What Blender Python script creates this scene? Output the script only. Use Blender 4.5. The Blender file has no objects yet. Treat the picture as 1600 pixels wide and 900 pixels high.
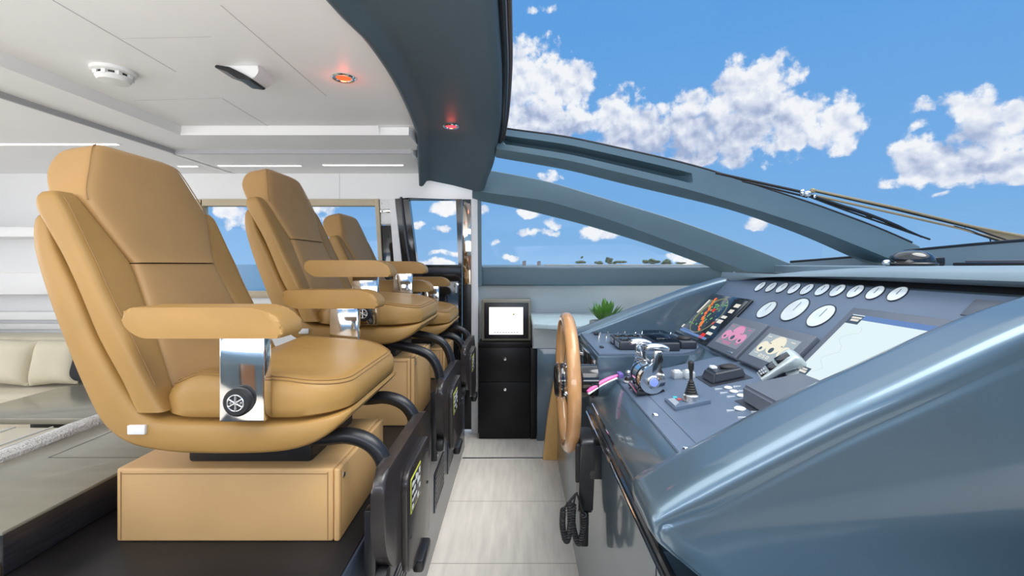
import bpy, bmesh, math, random
from mathutils import Vector, Matrix, noise
random.seed(7)
SC = bpy.context.scene
COL = SC.collection
F_PX = 711.0; VPX = 810.0; HZ = 413.0; EYE = 1.25

# ------------------------------------------------------------------ camera
cam_d = bpy.data.cameras.new('camera'); cam = bpy.data.objects.new('camera', cam_d); COL.objects.link(cam)
cam_d.sensor_width = 36.0; cam_d.lens = F_PX/1600*36
cam_d.shift_x = (800-VPX)/1600; cam_d.shift_y = (HZ-450)/1600
cam_d.clip_start = 0.02; cam_d.clip_end = 6000
cam.location = (0, 0, EYE); cam.rotation_euler = (math.pi/2, 0, 0)
SC.camera = cam
SC.view_settings.view_transform = 'Standard'
SC.view_settings.look = 'None'
SC.view_settings.gamma = 1.0
SC.view_settings.use_curve_mapping = False
SC.view_settings.exposure = 0.0

def W(px, py, Y):                       # the point seen at that place of the frame, Y metres away
    return Vector(((px-VPX)/F_PX*Y, Y, EYE-(py-HZ)/F_PX*Y))

# ------------------------------------------------------------------ sky
def build_world():
    w = bpy.data.worlds.new('sky'); SC.world = w; w.use_nodes = True
    nt = w.node_tree; N = nt.nodes; L = nt.links; N.clear()
    def nd(t, **k):
        n = N.new(t)
        for a, b in k.items(): setattr(n, a, b)
        return n
    def mth(op, a, b=None, c=None, clamp=False):
        n = nd('ShaderNodeMath', operation=op); n.use_clamp = clamp
        for i, x in enumerate((a, b, c)):
            if x is None: continue
            if isinstance(x, (int, float)): n.inputs[i].default_value = x
            else: L.new(x, n.inputs[i])
        return n.outputs[0]
    def mixc(f, a, b):
        n = nd('ShaderNodeMix', data_type='RGBA')
        L.new(f, n.inputs[0]) if not isinstance(f, (int, float)) else None
        for i, x in ((6, a), (7, b)):
            if isinstance(x, tuple): n.inputs[i].default_value = (*x, 1)
            else: L.new(x, n.inputs[i])
        return n.outputs[2]
    tc = nd('ShaderNodeTexCoord')
    sep = nd('ShaderNodeSeparateXYZ'); L.new(tc.outputs['Generated'], sep.inputs[0])
    x, y, z = sep.outputs
    az = mth('ARCTAN2', x, y); el = mth('ARCSINE', z)
    cmb = nd('ShaderNodeCombineXYZ'); L.new(az, cmb.inputs[0]); L.new(el, cmb.inputs[1])
    P = cmb.outputs[0]
    def noi(vec, scale, detail, rough, off=(0, 0, 0), dist=0.0):
        v = nd('ShaderNodeVectorMath', operation='ADD'); L.new(vec, v.inputs[0]); v.inputs[1].default_value = off
        n = nd('ShaderNodeTexNoise'); n.inputs['Scale'].default_value = scale; n.inputs['Detail'].default_value = detail
        n.inputs['Roughness'].default_value = rough; n.inputs['Distortion'].default_value = dist
        L.new(v.outputs[0], n.inputs['Vector']); return n.outputs['Fac']
    def puff(vec, scale, off=(0, 0, 0)):
        v = nd('ShaderNodeVectorMath', operation='ADD'); L.new(vec, v.inputs[0]); v.inputs[1].default_value = off
        n = nd('ShaderNodeTexVoronoi', feature='SMOOTH_F1'); n.inputs['Scale'].default_value = scale
        n.inputs['Smoothness'].default_value = 0.35; n.inputs['Detail'].default_value = 2.5; n.inputs['Roughness'].default_value = 0.55
        L.new(v.outputs[0], n.inputs['Vector']); return mth('SUBTRACT', 1.0, n.outputs['Distance'])
    # warp so the clumps are ragged
    wn = nd('ShaderNodeTexNoise'); wn.inputs['Scale'].default_value = 22; wn.inputs['Detail'].default_value = 4; L.new(P, wn.inputs['Vector'])
    ws = nd('ShaderNodeVectorMath', operation='SUBTRACT'); L.new(wn.outputs['Color'], ws.inputs[0]); ws.inputs[1].default_value = (.5, .5, .5)
    wm = nd('ShaderNodeVectorMath', operation='SCALE'); L.new(ws.outputs[0], wm.inputs[0]); wm.inputs['Scale'].default_value = 0.035
    wa = nd('ShaderNodeVectorMath', operation='ADD'); L.new(P, wa.inputs[0]); L.new(wm.outputs[0], wa.inputs[1])
    Q = wa.outputs[0]
    sq = nd('ShaderNodeSeparateXYZ'); L.new(Q, sq.inputs[0])
    # cloud clumps: (px, py, half width px, half height px, weight)
    blobs = [(790, 130, 95, 62, 1), (885, 140, 48, 38, 1), (830, 190, 110, 40, 1), (960, 185, 55, 44, 1), (1010, 205, 110, 40, .9), (1085, 190, 75, 48, 1), (1180, 150, 75, 58, 1),
             (1150, 205, 120, 48, 1), (1230, 190, 70, 50, 1), (1300, 195, 50, 40, .95), (1110, 240, 85, 24, .75), (1320, 225, 34, 18, .8),
             (1520, 190, 48, 48, 1), (1545, 235, 80, 40, 1), (1440, 240, 50, 36, 1), (1480, 265, 100, 28, .95), (1590, 180, 30, 24, .9), (1435, 195, 18, 12, .75), (1380, 282, 18, 12, .8), (1590, 260, 60, 30, .95), (1440, 170, 34, 10, .55),
             (1468, 306, 20, 7, .7), (860, 277, 22, 10, .75), (825, 333, 26, 8, .8), (866, 348, 20, 11, .75), (840, 362, 32, 8, .85), (938, 363, 42, 14, .9),
             (803, 402, 14, 5, .7), (1185, 349, 22, 9, .8), (1070, 403, 32, 10, .85), (695, 325, 28, 12, .85), (655, 350, 14, 8, .8), (700, 395, 24, 6, .75),
             (680, 411, 40, 8, .9), (690, 356, 24, 6, .7), (755, 327, 12, 10, .8), (500, 330, 26, 18, .85), (360, 330, 26, 18, .8), (380, 350, 30, 14, .8), (850, 14, 30, 7, .38), (775, 380, 8, 5, .6)]
    def clumps(blobs):
      acc = None
      for (px, py, hw, hh, wt) in blobs:
        d = Vector(((px-VPX)/F_PX, 1, -(py-HZ)/F_PX)).normalized()
        a0 = math.atan2(d.x, d.y); e0 = math.asin(d.z)
        cosr = math.hypot(1, (px-VPX)/F_PX)
        ra = hw/F_PX/cosr**2*1.25; rb = hh/F_PX/cosr*1.25
        da = mth('MULTIPLY', mth('SUBTRACT', sq.outputs[0], a0), 1/ra)
        de = mth('MULTIPLY', mth('SUBTRACT', sq.outputs[1], e0), 1/rb)
        s = mth('ADD', mth('MULTIPLY', da, da), mth('MULTIPLY', de, de))
        g = mth('MULTIPLY', mth('SUBTRACT', 1.0, s), wt)
        acc = g if acc is None else mth('SMOOTH_MAX', acc, g, 0.25)
      return mth('MAXIMUM', acc, -1.2)
    acc = clumps(blobs)
    under = clumps([(1100, 222, 120, 34, 1), (1000, 232, 70, 22, 1), (900, 212, 90, 16, .9), (1175, 175, 36, 14, .8), (1075, 195, 40, 16, .7), (1510, 222, 44, 24, 1), (1540, 262, 60, 10, .7), (1440, 262, 26, 16, .6), (830, 180, 50, 14, .6), (1290, 225, 20, 10, .5)])
    # clouds in the rest of the sky, behind the camera
    back = mth('MULTIPLY', mth('LESS_THAN', y, -0.05), mth('MULTIPLY', mth('SUBTRACT', noi(P, 2.2, 5, .5), .5), 4.0))
    acc = mth('MAXIMUM', acc, mth('ADD', back, mth('MULTIPLY', mth('GREATER_THAN', y, -0.05), -2.0)))
    n1 = noi(P, 26, 9, .62); p1 = puff(Q, 20)
    tex = mth('ADD', mth('MULTIPLY', mth('SUBTRACT', n1, .5), 2.6), mth('MULTIPLY', mth('SUBTRACT', p1, .62), 1.0))
    dens = mth('ADD', mth('MULTIPLY_ADD', acc, 1.5, .30), tex)
    cov = nd('ShaderNodeMapRange', interpolation_type='SMOOTHSTEP'); L.new(dens, cov.inputs[0]); cov.inputs[1].default_value = .10; cov.inputs[2].default_value = .75
    # shading: relief lit from above, and greyer deep inside and below
    n3 = noi(P, 17, 4, .55); n2 = noi(P, 17, 4, .55, (0.006, 0.014, 0)); p2 = puff(Q, 20, (0.006, 0.012, 0))
    rel = mth('ADD', mth('MULTIPLY', mth('SUBTRACT', n3, n2), 1.5), mth('MULTIPLY', mth('SUBTRACT', p1, p2), .55))
    big = noi(P, 9, 3, .5, (3.1, 1.7, 0))
    us = nd('ShaderNodeMapRange', interpolation_type='SMOOTHSTEP'); L.new(mth('ADD', under, mth('MULTIPLY', mth('SUBTRACT', n1, .5), 1.6)), us.inputs[0]); us.inputs[1].default_value = -.35; us.inputs[2].default_value = .8
    sh = mth('SUBTRACT', mth('ADD', mth('ADD', .86, rel), mth('MULTIPLY', mth('SUBTRACT', big, .52), .5)), mth('MULTIPLY', us.outputs[0], .42), clamp=True)
    ccol = nd('ShaderNodeValToRGB'); L.new(sh, ccol.inputs[0])
    e = ccol.color_ramp.elements
    e[0].position = .25; e[0].color = (.40, .47, .66, 1); e[1].position = .95; e[1].color = (.95, .95, .96, 1)
    m = ccol.color_ramp.elements.new(.65); m.color = (.72, .76, .87, 1)
    sky = nd('ShaderNodeValToRGB'); L.new(mth('MULTIPLY', z, 1.0), sky.inputs[0])
    e = sky.color_ramp.elements
    e[0].position = 0.0; e[0].color = (.27, .50, .80, 1); e[1].position = 1.0; e[1].color = (.10, .29, .66, 1)
    m = sky.color_ramp.elements.new(.12); m.color = (.20, .44, .79, 1)
    m = sky.color_ramp.elements.new(.45); m.color = (.125, .365, .765, 1)
    c = mixc(cov.outputs[0], sky.outputs[0], ccol.outputs[0])
    hz = nd('ShaderNodeMapRange', interpolation_type='SMOOTHSTEP'); L.new(el, hz.inputs[0]); hz.inputs[1].default_value = .54; hz.inputs[2].default_value = .72
    hn = nd('ShaderNodeMapRange'); L.new(noi(tc.outputs['Generated'], 2.6, 4, .5), hn.inputs[0]); hn.inputs[1].default_value = .30; hn.inputs[2].default_value = .55
    c = mixc(mth('MULTIPLY', hz.outputs[0], mth('MULTIPLY_ADD', hn.outputs[0], .6, .4)), c, (1.55, 1.62, 1.70))
    below = nd('ShaderNodeMapRange'); L.new(z, below.inputs[0]); below.inputs[1].default_value = -.005; below.inputs[2].default_value = 0
    c = mixc(below.outputs[0], (.16, .25, .33), c)
    bg = nd('ShaderNodeBackground'); L.new(c, bg.inputs[0]); bg.inputs[1].default_value = 1.0
    out = nd('ShaderNodeOutputWorld'); L.new(bg.outputs[0], out.inputs[0])
build_world()

# ------------------------------------------------------------------ big lights: daylight at the unseen side windows, plus added saloon and overhead fill
def area(name, loc, rot, sx, sy, power, col):
    d = bpy.data.lights.new(name, 'AREA'); d.shape = 'RECTANGLE'; d.size = sx; d.size_y = sy; d.energy = power; d.color = col
    o = bpy.data.objects.new(name, d); COL.objects.link(o); o.location = loc; o.rotation_euler = rot; return o
R = math.radians
area('side_window_daylight', (-0.9, -1.15, 1.42), (R(148), 0, 0), 4.6, 1.0, 98, (.98, .99, 1))
area('saloon_fill', (-4.6, .3, 1.35), (R(112), 0, R(-90)), 3.0, 1.1, 44, (.99, .995, 1))  # added unseen fill lamp in the saloon, lifts the white ceiling
area('overhead_fill', (-.15, .35, 1.985), (0, 0, 0), 1.2, 1.1, 14, (1, .985, .96))  # added unseen lamp overhead, brightens floor, desk and seats
sun_d = bpy.data.lights.new('sun', 'SUN'); sun_d.energy = 2.6; sun_d.angle = R(40); sun_d.color = (1, .96, .9)
sun = bpy.data.objects.new('sun', sun_d); COL.objects.link(sun); sun.rotation_euler = (R(8), R(22), 0)

# ------------------------------------------------------------------ materials
def mat(name, col, rough=.5, metal=0.0, coat=0.0, bump=None, var=None, spec=.5, emit=None, estr=1.0, trans=0.0, sheen=0.0, coat_rough=.05):
    m = bpy.data.materials.new(name); m.use_nodes = True
    nt = m.node_tree; b = nt.nodes['Principled BSDF']
    b.inputs['Base Color'].default_value = (*col, 1); b.inputs['Roughness'].default_value = rough
    b.inputs['Metallic'].default_value = metal; b.inputs['Coat Weight'].default_value = coat
    b.inputs['Coat Roughness'].default_value = coat_rough
    b.inputs['Specular IOR Level'].default_value = spec; b.inputs['Transmission Weight'].default_value = trans
    b.inputs['Sheen Weight'].default_value = sheen
    if emit: b.inputs['Emission Color'].default_value = (*emit, 1); b.inputs['Emission Strength'].default_value = estr
    tc = nt.nodes.new('ShaderNodeTexCoord')
    def mapped(stretch):
        mp = nt.nodes.new('ShaderNodeMapping'); mp.inputs['Scale'].default_value = stretch
        nt.links.new(tc.outputs['Object'], mp.inputs[0]); return mp.outputs[0]
    if var:                                  # (scale, amount, stretch): slight tone variation of the stuff itself
        sc, am, st = var
        n = nt.nodes.new('ShaderNodeTexNoise'); n.inputs['Scale'].default_value = sc; n.inputs['Detail'].default_value = 4
        nt.links.new(mapped(st), n.inputs['Vector'])
        r = nt.nodes.new('ShaderNodeValToRGB')
        r.color_ramp.elements[0].position = .3; r.color_ramp.elements[1].position = .7
        r.color_ramp.elements[0].color = (*[c*(1-am) for c in col], 1); r.color_ramp.elements[1].color = (*[min(1, c*(1+am)) for c in col], 1)
        nt.links.new(n.outputs['Fac'], r.inputs[0]); nt.links.new(r.outputs[0], b.inputs['Base Color'])
    if bump:                                 # (scale, strength, distance, stretch)
        sc, stg, di, st = bump
        n = nt.nodes.new('ShaderNodeTexNoise'); n.inputs['Scale'].default_value = sc; n.inputs['Detail'].default_value = 5
        nt.links.new(mapped(st), n.inputs['Vector'])
        bp = nt.nodes.new('ShaderNodeBump'); bp.inputs['Strength'].default_value = stg; bp.inputs['Distance'].default_value = di
        nt.links.new(n.outputs['Fac'], bp.inputs['Height']); nt.links.new(bp.outputs[0], b.inputs['Normal'])
    return m
def glow(name, col, s=1.0):
    m = bpy.data.materials.new(name); m.use_nodes = True; nt = m.node_tree; nt.nodes.clear()
    e = nt.nodes.new('ShaderNodeEmission'); e.inputs[0].default_value = (*col, 1); e.inputs[1].default_value = s
    o = nt.nodes.new('ShaderNodeOutputMaterial'); nt.links.new(e.outputs[0], o.inputs[0]); return m
def glass(name, tint=(.97, .985, 1), refl=.006):
    m = bpy.data.materials.new(name); m.use_nodes = True; nt = m.node_tree; nt.nodes.clear()
    t = nt.nodes.new('ShaderNodeBsdfTransparent'); t.inputs[0].default_value = (*tint, 1)
    g = nt.nodes.new('ShaderNodeBsdfGlossy'); g.inputs['Roughness'].default_value = .02
    mx = nt.nodes.new('ShaderNodeMixShader'); mx.inputs[0].default_value = refl; nt.links.new(t.outputs[0], mx.inputs[1]); nt.links.new(g.outputs[0], mx.inputs[2])
    o = nt.nodes.new('ShaderNodeOutputMaterial'); nt.links.new(mx.outputs[0], o.inputs[0]); return m
U = (1, 1, 1)
M = {}
M['leather'] = mat('tan_leather', (.395, .222, .066), .44, bump=(90, .14, .002, U), var=(6, .07, U), spec=.38)
M['leather_panel'] = mat('tan_leather_panel', (.44, .255, .098), .46, bump=(120, .10, .002, U), var=(5, .06, U), spec=.38)
M['leather_box'] = mat('pedestal_leather', (.63, .385, .165), .50, bump=(140, .10, .0015, U), var=(5, .05, U))
M['stitch'] = mat('tan_thread', (.33, .185, .07), .7)
M['chrome'] = mat('chrome', (.80, .81, .82), .09, 1.0, var=(3, .02, U))
M['steel'] = mat('brushed_steel', (.62, .63, .64), .28, 1.0, var=(40, .06, (1, 8, 1)))
M['black'] = mat('satin_black', (.012, .013, .016), .32, var=(20, .15, U))
M['footplate'] = mat('bronze_black_plate', (.030, .024, .024), .33, coat=.3, var=(9, .15, U))
M['black_gloss'] = mat('gloss_black', (.010, .011, .013), .12, coat=.6, var=(8, .1, U))
M['rubber'] = mat('black_rubber', (.012, .012, .013), .6, bump=(200, .1, .001, U))
M['darkwood'] = mat('dark_stained_wood', (.022, .022, .027), .32, var=(12, .35, (1, 1, 14)), coat=.2)
M['darkdeck'] = mat('dark_platform_deck', (.013, .012, .013), .36, var=(8, .2, U), bump=(50, .06, .001, U), spec=.28)
M['navyfront'] = mat('navy_stained_front', (.042, .055, .080), .30, var=(10, .3, (1, 1.2, 18)), coat=.3)
M['olive'] = mat('grey_olive_lacquer', (.25, .235, .18), .32, coat=.4, var=(6, .08, (1, 4, 1)))
M['white'] = mat('white_panel', (.90, .90, .905), .42, var=(2, .015, U))
M['ceil'] = mat('white_ceiling', (.93, .93, .935), .45, var=(2, .012, U))
M['seam'] = mat('grey_seam', (.45, .45, .47), .6)
M['offwhite'] = mat('off_white_plastic', (.80, .80, .79), .4)
M['paint'] = mat('blue_grey_liner', (.098, .165, .205), .42, bump=(160, .03, .001, U), var=(3, .05, U))
M['paint_shaded'] = mat('blue_grey_shaded', (.080, .116, .140), .5, bump=(160, .05, .001, U), var=(3, .05, U))  # same paint as the pillars, the header's shade put into its colour
M['gloss'] = mat('gloss_blue_grey', (.112, .172, .222), .36, .65, coat=.7, coat_rough=.07, var=(3, .04, U))
M['desk'] = mat('satin_slate_panel', (.100, .140, .205), .38, bump=(220, .04, .001, U), var=(5, .06, U))
M['bezel'] = mat('slate_bezel', (.105, .122, .155), .40, var=(8, .05, U))
M['pod'] = mat('charcoal_plastic', (.030, .036, .050), .42, var=(8, .08, U))
M['dash'] = mat('dash_top_vinyl', (.20, .27, .32), .42, bump=(200, .06, .001, U), var=(4, .05, U))
M['wood'] = mat('varnished_wood', (.86, .52, .19), .28, coat=.5, var=(7, .16, (1, 1, .15)))
M['rim'] = mat('wheel_rim_wood', (.50, .26, .105), .26, coat=.6, var=(9, .15, U))
M['floor'] = mat('pale_oak_floor', (.87, .80, .715), .42, var=(5, .09, (7, .8, 1)))
M['floorline'] = mat('floor_joint', (.40, .35, .30), .6)
M['liner'] = mat('pale_grey_liner', (.58, .63, .64), .55, var=(3, .05, U))
M['shelf'] = mat('pale_blue_ledge', (.52, .66, .70), .4, var=(14, .08, (1, 6, 1)))
M['cream'] = mat('cream_fabric', (.70, .635, .49), .8, bump=(260, .2, .002, U), var=(5, .06, U), sheen=.2)
M['pillow'] = mat('oat_linen', (.74, .67, .51), .85, bump=(30, .3, .006, U), var=(6, .06, U), sheen=.2)
M['pillow_dark'] = mat('charcoal_linen', (.035, .035, .042), .85, bump=(240, .2, .002, U))
M['boucle'] = mat('white_boucle', (.90, .88, .84), .95, bump=(170, .9, .012, U), var=(90, .2, U), sheen=.4)
M['blind'] = mat('beige_blind_frame', (.56, .47, .33), .55, var=(5, .06, U))
M['glass'] = glass('clear_glass')
M['tintglass'] = glass('dark_lid_glass', (.55, .6, .65), .06)
M['led'] = glow('led_strip', (1, .98, .95), 3.0)
M['cove'] = glow('cove_strip', (1, .98, .95), .9)
M['walnut'] = mat('walnut_veneer', (.20, .095, .045), .35, coat=.3, var=(6, .25, (1, 1, 10)))
M['redlamp'] = glow('orange_red_lamp', (1, .16, .05), 1.3)
M['redlamp2'] = glow('red_lamp', (1, .06, .09), 2.4)
M['screen_w'] = glow('bright_screen', (1, 1, .98), 1.25)
M['scr_black'] = mat('black_screen', (.006, .007, .009), .12, coat=.4, emit=(.006, .008, .012), estr=1)
M['scr_grey'] = glow('grey_blue_screen', (.50, .60, .66), .85)
M['scr_pinkbg'] = glow('mauve_screen', (.33, .36, .45), .8)
M['scr_chart'] = glow('pale_chart_screen', (.78, .92, .96), 1.0)
M['scr_blue'] = glow('blue_screen_bar', (.17, .30, .62), .9)
M['g_pink'] = glow('pink_dial', (.86, .38, .62), .9)
M['g_pink2'] = glow('deep_pink_readout', (.80, .20, .44), .9)
M['g_cream'] = glow('cream_dial', (.92, .88, .72), 1.0)
M['g_white'] = glow('white_pixels', (.90, .88, .80), .9)
M['g_orange'] = glow('orange_echo', (1, .22, .07), 1.0)
M['g_red'] = glow('red_echo', (.85, .06, .06), .9)
M['g_green'] = glow('green_echo', (.25, .60, .25), .8)
M['g_olive'] = glow('range_ring', (.42, .45, .28), .7)
M['g_slate'] = glow('slate_pixels', (.12, .18, .26), .7)
M['g_pale'] = glow('pale_trace', (.72, .80, .80), .95)
M['dial'] = mat('pale_dial_face', (.72, .79, .82), .2, coat=1.0, var=(20, .12, U))
M['button'] = mat('pale_button', (.75, .78, .80), .3, emit=(.6, .65, .7), estr=.12)
M['legend'] = mat('pale_lettering', (.55, .60, .66), .5)
M['bluecap'] = mat('blue_button', (.25, .33, .75), .2, coat=.6, emit=(.2, .3, .8), estr=.15)
M['clearcube'] = mat('clear_acrylic', (.80, .85, .88), .15, trans=.5, bump=(60, .4, .004, U))
M['silver'] = mat('silver_plastic', (.45, .52, .54), .3, metal=.35, coat=.3)
M['pink'] = mat('pink_plastic', (.85, .14, .42), .3, coat=.4)
M['purplecap'] = mat('purple_plastic', (.16, .12, .40), .35)
M['cyanmark'] = mat('cyan_marking', (.05, .50, .55), .5)
M['redmark'] = mat('red_marking', (.60, .08, .08), .5)
M['yellowmark'] = mat('yellow_border', (.65, .65, .08), .5)
M['leaf'] = mat('succulent_green', (.10, .27, .045), .4, var=(14, .3, U))
M['pot'] = mat('pale_planter', (.45, .46, .45), .6)
M['tanwiper'] = mat('tan_wiper_paint', (.36, .27, .15), .4)
M['brownseal'] = mat('brown_seal', (.08, .055, .045), .5)
M['foliage'] = mat('shore_foliage', (.045, .075, .03), .9, var=(2, .4, U))
M['trunk'] = mat('shore_trunk', (.09, .06, .04), .9)
M['facade'] = mat('far_facade', (.36, .27, .24), .8)
M['sand'] = mat('shore_sand', (.42, .35, .28), .9)
M['sea'] = mat('sea', (.05, .11, .15), .25, bump=(.6, .3, .4, U))
M['mirror'] = mat('tinted_mirror', (.80, .72, .64), .05, 1.0, var=(2, .03, U))

# ------------------------------------------------------------------ mesh helper
def rrect(hw, hh, r, n=5, cx=0, cy=0):
    r = min(r, hw*.999, hh*.999); pts = []
    for sx, sy, a0 in ((1, 1, 0), (-1, 1, 90), (-1, -1, 180), (1, -1, 270)):
        for i in range(n+1):
            a = R(a0+90*i/n)
            pts.append((cx+sx*(hw-r)+r*math.cos(a), cy+sy*(hh-r)+r*math.sin(a)))
    return pts
def fillet(poly, rad, n=5):
    out = []; k = len(poly)
    for i in range(k):
        p = Vector(poly[i]).to_2d(); a = Vector(poly[i-1]).to_2d(); b = Vector(poly[(i+1) % k]).to_2d()
        r = rad[i] if isinstance(rad, (list, tuple)) else rad
        if r <= 0: out.append(tuple(p)); continue
        da = (a-p); db = (b-p); la = da.length; lb = db.length
        t = min(r, la*.48, lb*.48); p0 = p+da/la*t; p1 = p+db/lb*t
        for j in range(n+1):
            s = j/n; q = p0*(1-s)**2+p*2*s*(1-s)+p1*s*s; out.append(tuple(q))
    return out
def smooth_path(pts, n=6, closed=False):
    pts = [Vector(p) for p in pts]; out = []; k = len(pts)
    rng = range(k) if closed else range(k-1)
    for i in rng:
        p1 = pts[i]; p2 = pts[(i+1) % k]
        p0 = pts[i-1] if (closed or i > 0) else p1; p3 = pts[(i+2) % k] if (closed or i+2 < k) else p2
        for j in range(n):
            t = j/n
            out.append(.5*((2*p1)+(p2-p0)*t+(2*p0-5*p1+4*p2-p3)*t*t+(3*p1-p0-3*p2+p3)*t**3))
    if not closed: out.append(pts[-1])
    return out
class MB:
    def __init__(s, Mx=None): s.bm = bmesh.new(); s.M = Mx or Matrix()
    def v(s, p): return s.bm.verts.new(s.M @ Vector(p))
    def f(s, vs):
        try: return s.bm.faces.new(vs)
        except ValueError: return None
    def quad(s, *ps): s.f([s.v(p) for p in ps]); return s
    def loft(s, rings, cap=True, closed=True):
        R_ = [[s.v(p) for p in r] for r in rings]; n = len(R_[0])
        for a, b in zip(R_[:-1], R_[1:]):
            for i in range(n if closed else n-1):
                j = (i+1) % n; s.f([a[i], a[j], b[j], b[i]])
        if cap and closed: s.f(R_[0][::-1]); s.f(R_[-1])
        return s
    def box(s, x0, x1, y0, y1, z0, z1, bev=0.0, seg=2):
        vs = [s.v((x, y, z)) for x in (x0, x1) for y in (y0, y1) for z in (z0, z1)]
        fs = [(0, 1, 3, 2), (4, 6, 7, 5), (0, 4, 5, 1), (2, 3, 7, 6), (0, 2, 6, 4), (1, 5, 7, 3)]
        faces = [s.f([vs[i] for i in q]) for q in fs]
        if bev > 0:
            ed = list({e for fc in faces for e in fc.edges})
            bmesh.ops.bevel(s.bm, geom=ed, offset=bev, segments=seg, affect='EDGES', profile=.5, clamp_overlap=True)
        return s
    def prism(s, poly, plane, h0, h1, bev=0.0, seg=3):
        def P(a, b, h): return {'xz': (a, h, b), 'yz': (h, a, b), 'xy': (a, b, h)}[plane]
        A = [s.v(P(a, b, h0)) for a, b in poly]; B = [s.v(P(a, b, h1)) for a, b in poly]
        fa = s.f(A[::-1]); fb = s.f(B); n = len(A)
        for i in range(n): s.f([A[i], A[(i+1) % n], B[(i+1) % n], B[i]])
        if bev > 0:
            ed = list(set(fa.edges) | set(fb.edges))
            bmesh.ops.bevel(s.bm, geom=ed, offset=bev, segments=seg, affect='EDGES', profile=.5, clamp_overlap=True)
        return s
    def tube(s, path, r, n=10, closed=False, cap=True, flat=1.0):
        path = [Vector(p) for p in path]; k = len(path); rings = []
        up = None
        for i, p in enumerate(path):
            a = path[i-1] if (i > 0 or closed) else p; b = path[(i+1) % k] if (i < k-1 or closed) else p
            t = (b-a).normalized()
            if up is None:
                up = Vector((0, 0, 1)) if abs(t.z) < .9 else Vector((1, 0, 0))
            up = (up-t*up.dot(t)).normalized(); sd = t.cross(up)
            rr = r[i] if isinstance(r, (list, tuple)) else r
            rings.append([p+(sd*math.cos(2*math.pi*j/n)+up*math.sin(2*math.pi*j/n)*flat)*rr for j in range(n)])
        if closed: rings.append(rings[0])
        if closed:
            R_ = [[s.v(p) for p in rg] for rg in rings[:-1]]
            for i in range(len(R_)):
                a = R_[i]; b = R_[(i+1) % len(R_)]
                for j in range(n): s.f([a[j], a[(j+1) % n], b[(j+1) % n], b[j]])
            return s
        return s.loft(rings, cap)
    def lathe(s, prof, o, axis='z', n=28):
        o = Vector(o); rings = []
        for r, h in prof:
            ring = []
            for j in range(n):
                a = 2*math.pi*j/n; c, d = r*math.cos(a), r*math.sin(a)
                q = {'z': (c, d, h), 'x': (h, c, d), 'y': (d, h, c)}[axis]; ring.append(o+Vector(q))
            rings.append(ring)
        if prof[0][0] > 0 and prof[-1][0] > 0: return s.loft(rings+[rings[0]], cap=False)
        return s.loft(rings)
    def ell(s, c, rx, ry, rz, n=20, m=12, e=1.0):
        rings = []
        sg = lambda t, p: math.copysign(abs(t)**p, t)
        for i in range(1, m):
            ph = -math.pi/2+math.pi*i/m
            rings.append([Vector(c)+Vector((rx*sg(math.cos(ph), e)*sg(math.cos(2*math.pi*j/n), e), ry*sg(math.cos(ph), e)*sg(math.sin(2*math.pi*j/n), e), rz*sg(math.sin(ph), e))) for j in range(n)])
        return s.loft(rings)
    def build(s, name, m, parent=None, sharp=35, flat=False):
        bmesh.ops.recalc_face_normals(s.bm, faces=s.bm.faces)
        if parent is not None:
            root = parent
            while root.parent: root = root.parent
            bmesh.ops.translate(s.bm, verts=s.bm.verts, vec=-Vector(root.location))
        me = bpy.data.meshes.new(name); s.bm.to_mesh(me); s.bm.free()
        if not flat:
            me.polygons.foreach_set('use_smooth', [True]*len(me.polygons)); me.set_sharp_from_angle(angle=R(sharp))
        me.materials.append(M[m] if isinstance(m, str) else m)
        o = bpy.data.objects.new(name, me); COL.objects.link(o)
        if parent is not None: o.parent = parent
        return o
def tag(o, label, cat, group=None):
    o['label'] = label; o['category'] = cat
    if group: o['group'] = group
    return o
def thing(name, label, cat, loc, group=None):
    o = bpy.data.objects.new(name, None); COL.objects.link(o); o.location = loc; o.empty_display_size = .05
    return tag(o, label, cat, group)
def struct(o, label=None):
    o['kind'] = 'structure'
    if label: o['label'] = label
    return o

#STRUCTURE
# ------------------------------------------------------------------ floor and platform
b = MB(); b.box(-5.2, 3.0, -1.3, 3.5, -.06, 0)
fl = struct(b.build('floor', 'floor'))
b = MB()
for y in (1.0, 1.45, 1.9, 2.4): b.box(-.366, .243, y, y+.002, 0, .0008)
b.build('plank_joint', 'floorline', fl)
b = MB(); b.box(-.36, .24, 2.925, 2.94, 0, .004, .0015)
struct(b.build('trim_1', 'steel'))

b = MB(); b.box(-1.115, -.366, .55, 3.1, 0.0, .595, .006)
plat = thing('seat_platform', 'raised dark platform under the three tan seats, vents in its front', 'platform', (-.7, 1.8, 0))
o = b.build('plinth', 'navyfront', plat)
MB().box(-1.110, -.372, .55, 3.09, .5945, .600, .002).build('deck', 'darkdeck', plat)
for k in range(6):
    y0 = .87+.37*k-.0
    f = MB().box(-.366, -.3625, y0, y0+.25, .165, .335, .002).build('vent_grille', 'navyfront', plat)
    s = MB()
    for j in range(7):
        z = .18+j*.0215; s.box(-.3628, -.3610, y0+.012, y0+.238, z, z+.011)
    s.build('vent_slot', 'black', f)

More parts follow.
